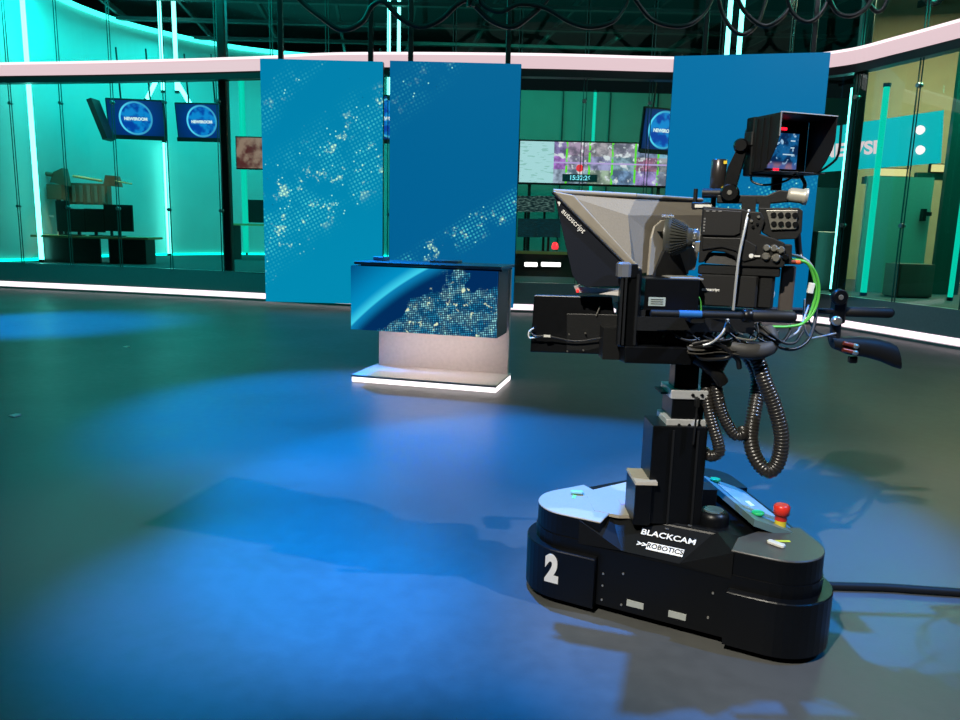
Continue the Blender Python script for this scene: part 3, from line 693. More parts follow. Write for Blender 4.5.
# faceted front cover
A, B_, Cc, D_, E_, F_ = V(.30, .270, .367), V(.12, .285, .286), V(-.10, .285, .285), V(-.29, .288, .372), V(.22, .11, .372), V(-.20, .11, .372)
cov = MB(); A2, D2 = V(.30, .11, .369), V(-.29, .11, .369)
cov.add([A, B_, Cc, D_, F_, E_, A2, D2, V(.30, .270, .27), V(-.29, .288, .27)], [(0, 1, 5), (0, 5, 6), (1, 2, 4, 5), (2, 3, 4), (3, 7, 4), (0, 8, 1), (2, 9, 3), (8, 9, 2, 1)])
cov.build('faceted_cover', mat('matt_black_cover', (.004, .0045, .005), .6, scale=90, spec=.2), ped)
def bumper(i, r, L, z0, z1, name, m_, ch=0., bev=.004):
    p, c, n = ccw[i - 1], ccw[i], ccw[(i + 1) % 3]; a0, a1 = fix(nang(p, c), nang(c, n))
    s1 = (p - c).normalized(); s2 = (n - c).normalized()
    n1 = V(math.cos(a0), math.sin(a0), 0); n2 = V(math.cos(a1), math.sin(a1), 0)
    pts = [tuple((c + n1 * r + s1 * L)[:2])] + arc(c, a0, a1, r, 14) + [tuple((c + n2 * r + s2 * L)[:2]), tuple((c + n2 * .03 + s2 * L)[:2]), tuple((c + n1 * .03 + s1 * L)[:2])]
    return MB().prism(pts, z0, z1, ch).build(name, m_, ped)
for i, L_ in ((0, .16), (1, .14), (2, .14)):
    bumper(i, .2, L_, .03, .235, 'bumper', BLK, .004)
    bumper(i, .158, L_ + .0, .235, .372, 'corner_tower', BLK)
    bumper(i, .1585, L_ + .001, .372, .378, 'tower_cap', [GRYC, mat('dark_grey_cover', (.07, .068, .065), .38), BLK2][i], .003)
# grey cover between left tower and column
MB().prism([(.275, .165), (.38, -.03), (.24, -.28), (.12, -.32), (.10, .12), (.17, .165)], .366, .3795).build('grey_cover', GRYC, ped)
# small plates on the front skirt
for x_ in (.055, -.108):
    MB().box((x_, .2665 + .025 * (.375 - x_) / .8, .077), (.066, .010, .024)).build('sensor_window', mat('grey_sensor_window', (.42, .45, .43), .3), ped)
for x_, z_ in ((.19, .12), (.19, .17), (.19, .06), (.11, .19), (.11, .06), (-.22, .10), (-.23, .2)):
    MB().rev((x_, .262 + .025 * (.375 - x_) / .8, z_), (x_, .272 + .025 * (.375 - x_) / .8, z_), [(0, .005), (.0085, .004)], 8).build('screw', SILV, ped)
# digit 2 on the left bumper
aa = math.radians(84); cpos = C1 + V(math.cos(aa), math.sin(aa), 0) * .2012
text('number_two', '2', .15, LETT, ped, V(.395, .3055, .150), (-1, .03, 0), (0, 0, 1), off=.009, sx=.72)
# name plate on the facet
nf = (B_ - Cc).cross(E_ - Cc); nf = nf if nf.z > 0 else -nf; nf.normalize()
xr = (Cc - B_).normalized(); yu = nf.cross(xr)
def onf(x, t): b0 = V(x, 0, 0); a_, b_ = Cc.lerp(E_, 0), 0; return Cc.lerp(F_, t) + (B_ - Cc) * ((x - Cc.lerp(F_, t).x) / (B_ - Cc).x) + nf * .0045
text('name_lettering', 'BLACKCAM', .039, LETT, ped, onf(-.034, .57), xr, yu, off=.0007, ext=.0006, sx=1.04)
pb = MB(); c = onf(-.036, .25); h_ = .0185; w_ = .070
pb.slab([c - xr * w_ - yu * h_ - nf * .0015, c + xr * w_ - yu * h_ - nf * .0015, c + xr * w_ + yu * h_ - nf * .0015, c - xr * w_ + yu * h_ - nf * .0015], nf * .0015)
pb.build('name_plate', LETT, ped)
text('plate_lettering', 'ROBOTICS', .032, BLK, ped, c + nf * .0006, xr, yu, off=.0004, ext=.0006, sx=.9)
text('chevron_lettering', '>>', .034, LETT, ped, c - xr * (w_ + .019), xr, yu, off=.0014, ext=.0006)
for x_, t_ in ((.09, .98), (-.01, .98), (-.1, .98), (-.02, .78)):
    p = onf(x_, t_); MB().box(p, (.014, .006, .004)).build('screw', SILV, ped)
# control panel on the side between the right and the rear tower
dirp = (C2 - C3).normalized(); nrm_ = V(math.cos(nang(C2, C3)), math.sin(nang(C2, C3)), 0)
pc = (C2 + C3) / 2 + dirp * .03 + nrm_ * .035; ang = math.atan2(dirp.y, dirp.x)
def onp(a, b, z): return pc + dirp * a + nrm_ * b + V(0, 0, z - b * .35)
pn = MB().slab([onp(-.27, -.09, .375), onp(.25, -.09, .375), onp(.25, .11, .375), onp(-.27, .11, .375)], (0, 0, .028)); pn.build('control_panel', mat('teal_grey_panel', (.12, .20, .21), .3), ped)
pn = MB().slab([onp(-.17, -.06, .404), onp(.10, -.06, .404), onp(.10, .085, .404), onp(-.17, .085, .404)], (0, 0, .004))
pn.build('touch_screen', mat('pale_touch_screen', (.25, .36, .38), .15, spec=.8, emit=(.3, .6, .65, 1), es=.12), ped)
p = onp(.02, .0, .41); MB().box(p, (.05, .018, .002), rz=ang).build('screen_icon', LETT, ped)
def knob(p, r, h, m_, nm):
    return MB().rev(p, p + V(0, 0, h), [(0, r * .75), (h * .35, r * .75), (h * .4, r), (h * .9, r), (h, r * .8)], 20).build(nm, m_, ped)
knob(onp(.165, -.035, .402), .024, .018, GRNP, 'green_button'); knob(onp(-.215, -.05, .402), .022, .018, GRNP, 'green_button')
MB().rev(onp(.195, .045, .395), onp(.195, .045, .43), [(0, .022), (.03, .022)], 20).build('emergency_collar', YELP, ped)
knob(onp(.195, .045, .425), .031, .062, REDP, 'emergency_stop')
MB().rev(V(-.06, -.46, .378), V(-.06, -.46, .392), [(0, .042), (.01, .042), (.014, .036)], 24).build('socket_ring', ALU, ped)
MB().rev(V(-.06, -.46, .39), V(-.06, -.46, .396), [(0, .027), (.006, .024)], 24).build('socket_cap', BLK, ped)
# mast foot: round black hub right of the column
MB().rev(V(-.17, .02, .368), V(-.17, .02, .42), [(0, .062), (.03, .062), (.045, .056), (.052, .045)], 28).build('round_hub', BLK, ped)
MB().rev(V(-.17, .02, .42), V(-.17, .02, .425), [(0, .04), (.005, .038)], 24).build('hub_cap', GLASSK, ped)
MB().box((-.10, -.14, .42), (.08, .10, .08), rz=.5).build('cable_box', BLK2, ped)
# white clip and tapes
MB().box((-.42, .155, .385), (.065, .026, .012), rz=-.4, ch=.006).build('white_clip', WHT, ped)
MB().box((-.425, .11, .3795), (.085, .014, .001), rz=.5).build('yellow_tape', YTAPE, ped)
MB().box((.40, .02, .389), (.055, .024, .012), rz=.35, ch=.006).build('pale_blue_clip', LBLU, ped)
MB().box((.40, .055, .380), (.014, .045, .001), rz=.2).build('green_tape', mat('light_green_tape', (.25, .85, .2), .5), ped)
MB().box((.20, .02, .3815), (.02, .055, .001), rz=.5).build('lilac_sticker', mat('lilac_sticker', (.42, .33, .5), .5), ped)
# column, world-aligned frame FC expressed in base frame
def cb(pts): return [R_BC @ Vector(p) for p in pts]
def colbox(x0, x1, y0, y1, z0, z1, name, m_, bev=.004):
    mb = MB().box(((x0 + x1) / 2, (y0 + y1) / 2, (z0 + z1) / 2), (x1 - x0, y1 - y0, z1 - z0)); mb.v = cb(mb.v); return mb.build(name, m_, ped, bev)
colbox(-.088, .125, -.05, .12, .365, .765, 'outer_column', BLK)
for x_ in (-.05, .045): colbox(x_ - .004, x_ + .004, .118, .126, .37, .75, 'column_rail', BLK2, 0)
colbox(.12, .185, -.03, .15, .37, .535, 'side_box', BLK)
mb = MB().hull8([(.10, -.028, .536), (.187, -.03, .536), (.187, .152, .536), (.10, .152, .536)], [(.10, -.02, .548), (.185, -.028, .546), (.185, .15, .546), (.10, .15, .548)]); mb.v = cb(mb.v); mb.build('side_box_lid', GRYC, ped)
colbox(-.085, .07, -.065, .10, .745, .788, 'lower_clamp', ALU, .003)
colbox(-.074, .05, -.07, .09, .765, .895, 'middle_column', BLK)
colbox(-.085, .058, -.08, .098, .868, .903, 'upper_clamp', ALU, .003)
colbox(.05, .085, -.07, .04, .875, .882, 'clamp_lever', BLK2, 0)
colbox(-.058, .037, -.04, .05, .89, 1.03, 'inner_column', BLK)
for (x_, z_) in ((-.06, .766), (-.02, .766), (.02, .766), (-.06, .886), (-.025, .886)):
    mb = MB().rev((x_, .097, z_), (x_, .106, z_), [(0, .007), (.007, .006)], 10); mb.v = cb(mb.v); mb.build('clamp_screw', BLK, ped)
mb = MB().cyl((-.035, .135, .88), (-.03, .135, .70), .004).box((-.035, .125, .865), (.012, .03, .035)); mb.v = cb(mb.v); mb.build('position_rod', BLK2, ped)
mb = MB().cyl((-.02, .0, 1.0), (-.02, .0, 1.05), .09, n=28); mb.v = cb(mb.v); mb.build('pan_bearing', BLK, ped)
# head cradle
def cpart(mb, name, m_, bev=0., par=None):
    mb.v = cb(mb.v); return mb.build(name, m_, par or ped, bev)
cpart(MB().hull8([(.02, -.06, 1.02), (.285, -.03, 1.01), (.265, .20, 1.022), (.02, .20, 1.022)], [(.02, -.06, 1.085), (.29, -.03, 1.085), (.268, .20, 1.085), (.02, .20, 1.085)]), 'cradle_box', BLK, .003)
cpart(MB().box((-.10, .04, 1.075), (.30, .2, .07), ch=.02), 'head_base', BLK2)
cpart(MB().box((.10, .02, 1.13), (.34, .26, .08), ch=.01), 'head_tray', BLK2)
for y_ in (-.17, .19): cpart(MB().box((.02, y_, 1.17), (.44, .022, .05)), 'head_side_rail', BLK2)
cpart(MB().box((.0, .02, 1.205), (.52, .3, .025)), 'camera_plate', BLK2)
cpart(MB().box((.255, .16, 1.225), (.075, .06, .29), ch=.01), 'tower_bracket', BLK, .0)
for x_ in (.278, .235, .292): cpart(MB().box((x_, .195, 1.22), (.008, .02, .26)), 'bracket_rail', BLK2)
cpart(MB().box((.285, .175, 1.362), (.048, .07, .06), ch=.012), 'bracket_cap', mat('grey_cap_metal', (.17, .18, .20), .35, metal=.3))
cpart(MB().box((.25, .17, 1.36), (.03, .05, .05), ch=.004), 'cap_hinge', BLK)
cpart(MB().box((.10, .10, 1.25), (.20, .14, .17), ch=.006), 'control_unit', BLK)
cpart(MB().box((.155, .172, 1.25), (.062, .003, .032)), 'type_label', mat('pale_type_label', (.35, .42, .4), .5))
for k in range(3): cpart(MB().box((.155, .1745, 1.258 - k * .008), (.045, .001, .002)), 'label_print', BLK2)
for x_ in (.07, .02, .12): cpart(MB().rev((x_, .155, 1.12), (x_, .165, 1.12), [(0, .005), (.008, .004)], 8), 'screw', SILV)
cpart(MB().box((.045, .07, 1.31), (.09, .15, .035)).box((.045, .07, 1.335), (.12, .17, .006)), 'riser_plate', mat('grey_riser_plate', (.25, .24, .21), .4))  # riser plate in one even mid-grey

# pan bars
def panbar(y0, x0, x1, xg, z, lab, blue):
    t = thing('pan_bar', lab, 'pan bar', (x0, y0, z), FC, 'pan bars of the camera head')
    MB().cyl((x0, y0, z), (xg, y0, z), .0125, bev=.002).build('bar', BLK2, t)
    if blue: MB().cyl((.10, y0, z), (.02, y0, z), .0135).build('blue_light_sleeve', mat('painted_blue_light', (.02, .12, .35), .35), t)  # blue ring stands in for blue light reflected on the bar
    l = xg - x1
    MB().rev((xg, y0, z), (x1, y0, z), [(0, .018), (.004, .021), (l - .02, .023), (l - .008, .02), (l, .012)], 22).build('grip', RUB, t)
    MB().rev((xg + .03, y0, z), (xg - .005, y0, z), [(0, .018), (.005, .024), (.03, .024), (.035, .018)], 20).build('collar', BLK, t)
    return t
panbar(.28, .20, -.315, -.155, 1.218, 'near pan bar with black rubber grip and blue light painted on as a sleeve', True)
t2 = panbar(-.25, -.30, -.95, -.73, 1.19, 'far pan bar with long black grip pointing right', False)
cpart(MB().box((.03, .235, 1.205), (.05, .10, .04), ch=.006), 'bar_mount', BLK2)
cpart(MB().box((-.33, -.20, 1.19), (.08, .12, .05), ch=.006), 'bar_mount', BLK2)
# zoom demand on the far bar
t = thing('zoom_controller', 'black thumb zoom controller clamped under the far pan bar', 'camera controller', (-.70, -.25, 1.02), FC)
MB().rev((-.69, -.215, 1.255), (-.69, -.185, 1.255), [(0, .03), (.005, .034), (.025, .034), (.03, .028)], 20).build('clamp_knob', BLK, t)
MB().rev((-.69, -.186, 1.255), (-.69, -.182, 1.255), [(0, .012), (.004, .010)], 12).build('knob_centre', SILV, t)
MB().rev((-.69, -.215, 1.155), (-.69, -.19, 1.155), [(0, .018), (.003, .02), (.022, .02), (.025, .015)], 16).build('clamp_screw', SILV, t)
MB().box((-.715, -.25, 1.20), (.05, .06, .12), ch=.01).build('clamp', BLK, t)
MB().cyl((-.71, -.25, 1.16), (-.715, -.25, 1.06), .022).build('stem', BLK2, t)
body = MB()
prof = [(-.70, 1.06, .03, .03), (-.76, 1.045, .038, .032), (-.84, 1.04, .045, .036), (-.90, 1.03, .05, .034), (-.96, 1.012, .056, .032), (-.992, 1.0, .052, .028)]
n_ = 14; vs_ = []
for (x_, z_, rz_, ry_) in prof:
    vs_ += [V(x_ + .3 * rz_ * math.sin(2 * PI * k / n_), -.25 + ry_ * math.cos(2 * PI * k / n_), z_ + rz_ * math.sin(2 * PI * k / n_)) for k in range(n_)]
fs_ = [(q * n_ + k, q * n_ + (k + 1) % n_, (q + 1) * n_ + (k + 1) % n_, (q + 1) * n_ + k) for q in range(len(prof) - 1) for k in range(n_)] 
body.add(vs_, fs_, True); body.add(vs_[:n_], [tuple(range(n_))]); body.add(vs_[-n_:], [tuple(range(n_))])
body.build('grip_body', RUB, t)
MB().box((-.80, -.25, .985), (.035, .03, .03), ch=.006).build('mount_foot', BLK, t)
for dz in (0, .028):
    MB().cyl((-.735, -.215, 1.06 - dz), (-.775, -.212, 1.052 - dz), .009, n=12).build('red_plug', COPP, t)
    MB().rev((-.775, -.212, 1.052 - dz), (-.80, -.211, 1.046 - dz), [(0, .008), (.008, .011), (.02, .011), (.025, .006)], 12).build('silver_plug', SILV, t)

# ================================================================== TELEPROMPTER
tp = thing('teleprompter', 'grey moulded teleprompter hood with dark side flap in front of the lens', 'teleprompter', (.25, 0, 1.21), FK)
# corners (frame FK: x = forward, y = near side)
TFn, TFf = V(.480, .275, 1.640), V(.520, -.26, 1.66)
TRn, TRf = V(.200, .13, 1.628), V(-.015, -.205, 1.632)
BFn, BFf = V(.185, .20, 1.372), V(.20, -.2, 1.372)
BRn, BRf = V(.185, .15, 1.345), V(-.01, -.19, 1.352)
Kn, Kf = V(.215, .185, 1.560), V(-.035, -.20, 1.575)
hood = MB()
hood.add([TFn, TFf, TRn, TRf, BFn, BFf, BRn, BRf, Kn, Kf], [(0, 1, 3, 2), (0, 2, 8), (0, 8, 6, 4), (1, 5, 7, 9, 3), (2, 3, 9, 8), (8, 9, 7, 6), (4, 6, 7, 5)])
ho = hood.build('hood', HOODM, tp); sm = ho.modifiers.new('thickness', 'SOLIDIFY'); sm.thickness = .008; bv = ho.modifiers.new('bevel', 'BEVEL'); bv.width = .014; bv.segments = 3
# raised rims along the top edge, the diagonal and the front
def rim(pts, r, m_, nm='hood_rim'): return MB().tube(pts, r, 8, 1).build(nm, m_, tp)
def edge(a, b, w, up, m_, nm): 
    return MB().slab([a, b, b + up, a + up], w).build(nm, m_, tp, .002)
MB().tube([TFn, TRn + V(0, .006, .006)], .009, 8).build('hood_rim', RIMM, tp)
MB().tube([TRn + V(0, .006, .006), TRf + V(0, 0, .003)], .008, 8).build('hood_rim', RIMM, tp)
e1 = TFn + V(-.075, -.012, -.012)
MB().slab([TFn, BFn + V(.01, .004, 0), BFn + V(-.035, .0, -.008), e1], (0, .012, 0)).build('diagonal_rim', RIMM, tp, .004)
MB().tube([TFn + V(.0, .012, -.004), BFn + V(.012, .014, -.004)], .005, 8).build('flap_seam', BLK2, tp)
# dark side flap with lettering
def fp(x, z, e=0.): 
    k = (.48 - x) / (.48 - .185); return V(x, .275 - .075 * k + .006 + e, z)
fl = [fp(.478, 1.636), fp(.20, 1.372), fp(.21, 1.30), fp(.345, 1.292), fp(.375, 1.303), fp(.398, 1.335)]
MB().slab(fl, (0, -.006, 0)).build('side_flap', NAVY, tp, .002)
fl2 = [V(p.x + .03, -p.y + .01, p.z) for p in fl]; MB().slab(fl2, (0, .006, 0)).build('far_flap', NAVY, tp, .002)
xd = (fp(.20, 1.372) - fp(.478, 1.636)).normalized()
text('flap_lettering', 'autoscript', .028, LETT, tp, fp(.402, 1.534, .004) , xd, V(.0, 0, 1), off=.0002, ext=.0006)
MB().slab([fp(.462, 1.603, .003), fp(.455, 1.586, .003), fp(.449, 1.603, .003)], (0, .001, 0)).build('flap_mark', LETT, tp)
# half-mirror glass and reading monitor under the hood
GMIR = mat('half_mirror_glass', (.02, .03, .04), .05, spec=1.)
MB().slab([V(.47, .25, 1.62), V(.50, -.24, 1.62), V(.21, -.19, 1.36), V(.20, .19, 1.36)], (.004, 0, -.004)).build('mirror_glass', GMIR, tp)
MB().hull8([(.18, -.19, 1.262), (.39, -.2, 1.268), (.39, .21, 1.268), (.18, .2, 1.262)], [(.18, -.19, 1.282), (.40, -.2, 1.292), (.40, .22, 1.292), (.18, .2, 1.282)]).build('reading_monitor', mat('pale_monitor_tray', (.6, .58, .55), .35), tp)
p = V(.385, .205, 1.274); MB().box(p + V(0, .012, 0), (.008, .004, .012)).build('indicator_lamp', emis('red_indicator', (1, .02, .02), 2), tp)
# lens plate on the rear
u_ = (BRf - BRn); ua = V(u_.x, u_.y, 0).normalized(); na = V(-ua.y, ua.x, 0); na = na if na.x < 0 else -na
pcn = (Kn + Kf + BRn + BRf) / 4 + na * .012 + V(0, 0, .0)
pcn = pcn - ua * .0
def pp(a, z, e=0.): return pcn + ua * a + V(0, 0, z) + na * e
pl_ = [pp(-.135, -.12), pp(.125, -.12), pp(.13, .03), pp(.115, .07), pp(.07, .09), pp(0, .098), pp(-.07, .09), pp(-.115, .065), pp(-.13, .02)]
MB().slab(pl_, na * .010).build('lens_plate', RIMM, tp, .003)
for a_ in (-.085, .075): MB().box(pp(a_, .045, .012), (.02, .02, .004)).build('plate_latch', BLK, tp)
ll = MB().slab([pp(-.115, -.125, .0), pp(.11, -.125, .0), pp(.03, -.03, .012), pp(-.06, -.02, .012)], na * .014); ll.build('shadow_wedge', mat('black_shade', (.008, .008, .009), .9), tp)  # black wedge put in for the shadow at the plate's foot
MB().box((.0, .17, 1.20), (.3, .01, .01)).build('mount_rail', BLK2, tp)
# rear light housing detail on top rim
for x_ in (.14, .30): MB().rev(TFn.lerp(TRn, x_ / .42) + V(0, .0, .010), TFn.lerp(TRn, x_ / .42) + V(0, 0, .014), [(0, .004), (.004, .003)], 8).build('screw', BLK, tp)
text('rear_lettering', 'autoscript', .019, LETT, tp, pp(-.04, .106, .012), (na.cross(V(0, 0, -1))).normalized() if False else ua, (0, 0, 1), ext=.0005)

# talent monitor hanging low at the front
FM = Frame(V(0, 0, 0), 0)
ml, mr_ = at(534, 295, 2.98), at(612, 297, 2.90)
t = thing('talent_monitor', 'flat black monitor seen from behind, mounted low under the teleprompter', 'monitor', (ml.x + .15, 2.95, ml.z - .23))
MB().hull8([at(530, 352, 2.98), at(618, 355, 2.88), at(618, 355, 2.88) + V(.01, .045, 0), at(530, 352, 2.98) + V(.01, .045, 0)], [ml, mr_, mr_ + V(.01, .045, 0), ml + V(.01, .045, 0)]).build('casing', BLK, t, .004)
a_, b_ = at(566, 313, 2.955), at(618, 314, 2.90); c2, e_ = at(566, 350, 2.955), at(618, 351, 2.90)
MB().slab([a_, b_, e_, c2], (0, -.018, 0)).build('rear_housing', BLK2, t, .003)
for (u, v) in ((569, 334), (585, 333), (567, 351), (583, 350)): q = at(u, v, 2.91); MB().cyl(q, q + V(0, -.012, 0), .003, n=8).build('screw', SILV, t)
MB().tube([at(531, 333, 2.95), at(536, 336, 2.94), at(548, 336, 2.93), at(575, 341, 2.91), at(600, 338, 2.88), at(618, 336, 2.85)], .003, 8).build('signal_cable', CABM, t)
MB().tube([at(534, 328, 2.96), at(529, 332, 2.96), at(530, 338, 2.96), at(541, 336, 2.94)], .003, 8).build('cable_loop', WHT, t)
MB().box(at(547, 336, 2.925), (.026, .008, .009)).build('cable_tag', WHT, t)
MB().box(at(606, 349, 2.86), (.018, .004, .018)).build('white_sticker', WHT, t)
MB().cyl(at(596, 316, 2.90), at(600, 306, 2.90), .003).build('latch', SILV, t)
MB().box((mr_.x - .0, 2.86, 1.08), (.08, .10, .12)).build('mount_arm', BLK2, t)

# ================================================================== BROADCAST CAMERA
bc = thing('broadcast_camera', 'black broadcast television camera body with lens and connector panel', 'camera', (-.15, 0, 1.37), FK)
side = [(-.040, 1.600), (-.185, 1.592), (-.20, 1.585), (-.245, 1.583), (-.262, 1.55), (-.25, 1.505), (-.30, 1.49), (-.335, 1.475), (-.342, 1.40), (-.335, 1.386), (-.185, 1.385), (-.165, 1.42), (-.13, 1.435), (-.09, 1.437), (-.075, 1.43), (-.06, 1.395), (-.04, 1.392)]
def sideprism(pts, y0, y1): 
    n = len(pts); mb = MB(); vs = [V(x, y, z) for y in (y0, y1) for x, z in pts]
    return mb.add(vs, [tuple(range(n)), tuple(range(2 * n - 1, n - 1, -1))] + [(i, (i + 1) % n, n + (i + 1) % n, n + i) for i in range(n)])
sideprism(side, -.09, .085).build('camera_body', CAMB, bc, .004)
sideprism([(-.045, 1.592), (-.18, 1.584), (-.18, 1.505), (-.16, 1.495), (-.045, 1.495)], .085, .094).build('side_panel', CAMG, bc, .003)
sideprism([(-.05, 1.488), (-.19, 1.488), (-.24, 1.462), (-.24, 1.415), (-.20, 1.402), (-.17, 1.44), (-.12, 1.452), (-.05, 1.44)], .085, .092).build('lower_side_panel', CAMB, bc, .003)
text('body_lettering', 'camera' if False else 'c', .0001, LETT, bc, (-.2, .08, 1.45), (-1, 0, 0), (0, 0, 1)) if False else None
for k in range(5): MB().box((-.052, .0955, 1.555 - k * .011), (.006, .002, .006)).build('switch', mat('grey_switch', (.2, .2, .2), .4), bc)
for k in range(3): MB().box((-.06 - k * .022, .0955, 1.583), (.012, .002, .004)).build('button', mat('grey_switch', (.2, .2, .2), .4), bc)
for k, (x_, z_) in enumerate(((-.205, 1.57), (-.215, 1.55), (-.222, 1.53), (-.238, 1.565), (-.236, 1.54))):
    MB().rev((x_, .085, z_), (x_, .094, z_), [(0, .006), (.008, .0045)], 10).build('rotary_knob', SILV if k % 2 else BLK, bc)
MB().rev((-.225, .09, 1.425), (-.225, .094, 1.425), [(0, .009), (.004, .008)], 16).build('round_badge', LETT, bc)
MB().box((-.245, .0925, 1.425), (.02, .002, .006)).build('badge_lettering', LETT, bc)
MB().hull8([(-.06, -.07, 1.392), (-.2, -.07, 1.386), (-.2, .07, 1.386), (-.06, .07, 1.392)], [(-.08, -.06, 1.43), (-.18, -.06, 1.43), (-.18, .06, 1.43), (-.08, .06, 1.43)]).build('shoulder_pad', RUB, bc)
# connector panel at the upper rear
sideprism([(-.235, 1.598), (-.37, 1.600), (-.385, 1.590), (-.388, 1.515), (-.372, 1.490), (-.30, 1.485), (-.255, 1.51)], -.05, .07).build('connector_box', BLK2, bc, .003)
MB().slab([V(-.262, .072, 1.59), V(-.368, .072, 1.592), V(-.368, .072, 1.525), V(-.285, .072, 1.52)], (0, .008, 0)).build('connector_plate', SILV, bc, .002)
for r_ in range(2):
    for k in range(4):
        x_, z_ = -.288 - k * .024 - r_ * .004, 1.574 - r_ * .032
        MB().rev((x_, .078, z_), (x_, .088, z_), [(0, .0105), (.008, .0095)], 14).build('connector_socket', BLK, bc)
sideprism([(-.25, 1.47), (-.36, 1.47), (-.365, 1.40), (-.25, 1.39)], -.06, .075).build('rear_block', BLK2, bc, .003)
for (x_, z_, r_) in ((-.275, 1.455, .013), (-.30, 1.455, .013), (-.325, 1.45, .013), (-.275, 1.425, .015), (-.31, 1.42, .016), (-.34, 1.425, .012)):
    MB().rev((x_, .07, z_), (x_, .10, z_), [(0, r_), (.02, r_), (.022, r_ * .8), (.03, r_ * .7)], 16).build('rear_plug', SILV if r_ > .0125 else BLK, bc)
# lens
ax0 = V(-.045, -.01, 1.482)
MB().rev(ax0, ax0 + V(.2, 0, 0), [(0, .036), (.022, .036), (.024, .032), (.04, .032), (.042, .038), (.052, .038), (.056, .041), (.085, .056), (.115, .074), (.128, .081), (.134, .084), (.142, .084)], 40).build('lens_barrel', LENSG, bc)
ribs = MB()
for k in range(36):
    a_ = 2 * PI * k / 36; d1 = V(0, math.cos(a_), math.sin(a_))
    ribs.slab([ax0 + V(.060, 0, 0) + d1 * .043, ax0 + V(.118, 0, 0) + d1 * .0755, ax0 + V(.118, 0, 0) + d1 * .079, ax0 + V(.060, 0, 0) + d1 * .0475], V(0, -math.sin(a_), math.cos(a_)) * .004)
ribs.build('focus_ring', mat('ribbed_focus_rubber', (.05, .052, .045), .4), bc)
for k in range(10):
    a_ = 2 * PI * k / 10; d1 = V(0, math.cos(a_), math.sin(a_)); MB().box(ax0 + V(.03, 0, 0) + d1 * .034, (.012, .006, .006), rx=a_).build('lens_mark', SILV, bc)
MB().rev(ax0 + V(-.004, 0, 0), ax0 + V(.016, 0, 0), [(0, .046), (.004, .050), (.014, .050), (.018, .044)], 30).build('mount_ring', SILV, bc)
MB().box(ax0 + V(.01, .055, -.03), (.03, .025, .04), ch=.004).build('lens_servo', SILV, bc)
# top handle, tube, arms
sideprism([(-.085, 1.645), (-.26, 1.645), (-.30, 1.665), (-.36, 1.66), (-.36, 1.625), (-.27, 1.615), (-.085, 1.615)], -.02, .02).build('top_handle', BLK2, bc, .004)
MB().box((-.2, 0, 1.61), (.05, .05, .05)).build('handle_post', BLK2, bc)
MB().box((-.255, 0, 1.608), (.04, .05, .04)).build('handle_post', BLK2, bc)
MB().rev((-.33, .03, 1.648), (-.40, .03, 1.640), [(0, .018), (.01, .026), (.05, .026), (.055, .03), (.068, .03), (.07, .02)], 20).build('handle_end_cap', mat('worn_silver_cap', (.55, .53, .46), .35, metal=.4), bc)
MB().rev((-.08, -.05, 1.66), (-.08, -.05, 1.78), [(0, .026), (.002, .029), (.117, .029), (.12, .026)], 28).build('microphone_tube', mat('dark_metal_tube', (.05, .045, .045), .3, metal=.5), bc)
MB().box((-.103, -.032, 1.768), (.012, .012, .012)).build('yellow_cap', YELP, bc); MB().box((-.107, -.03, 1.672), (.02, .012, .012)).build('yellow_clip', YELP, bc)
MB().cyl((-.005, .0, 1.59), (-.005, .0, 1.668), .008).build('support_stud', BLK2, bc); MB().cyl((-.07, -.04, 1.59), (-.07, -.04, 1.662), .01).build('support_stud', BLK2, bc)
MB().box((-.03, .0, 1.605), (.07, .06, .025), ch=.006).build('accessory_shoe', BLK2, bc)
MB().cyl((-.03, .0, 1.652), (-.13, .0, 1.652), .018).build('arm_axle', BLK2, bc)
MB().rev((-.13, -.02, 1.652), (-.13, .05, 1.652), [(0, .034), (.055, .034), (.06, .030), (.07, .028)], 28).build('arm_hinge', BLK, bc)
MB().rev((-.13, .05, 1.652), (-.13, .054, 1.652), [(0, .01), (.004, .008)], 12).build('hinge_centre', SILV, bc)
MB().slab([V(-.15, .03, 1.66), V(-.105, .03, 1.665), V(-.115, .03, 1.745), V(-.15, .03, 1.83), V(-.18, .03, 1.82)], (0, -.03, 0)).build('viewfinder_arm', BLK, bc, .003)
MB().rev((-.155, -.02, 1.822), (-.155, .045, 1.822), [(0, .026), (.055, .026), (.065, .020)], 24).build('upper_hinge', BLK, bc)
MB().box((-.04, .03, 1.602), (.06, .05, .012)).build('paper_tag', WHT, bc)
# rear pod
pod = thing('prompter_power_pack', 'black box marked with white lettering under the camera body', 'power pack', (-.145, 0, 1.228), FK)
MB().box((-.15, .0, 1.292), (.215, .17, .118), ch=.008).build('pack_body', CAMG, pod)
MB().box((-.185, .0, 1.367), (.29, .15, .032), ch=.006).build('pack_top_plate', BLK2, pod)
text('pack_lettering', 'autoscript', .0155, LETT, pod, (-.092, .0868, 1.295), (-1, 0, 0), (0, 0, 1), off=.0004, ext=.0005)
MB().box((-.285, .0, 1.295), (.06, .13, .125), ch=.01).build('cable_tray', BLK2, pod)
MB().box((-.36, -.04, 1.30), (.05, .08, .18), ch=.006).build('rear_column', mat('dark_brown_plate', (.06, .05, .045), .5), pod)

# viewfinder, yawed towards the photographer
VFo = FK.M @ V(-.20, .02, 0)
FV = Frame(V(VFo.x, VFo.y, 0), 180 - 42 + 0)      # local -x = direction the hood opens
def vline(u, v): return None
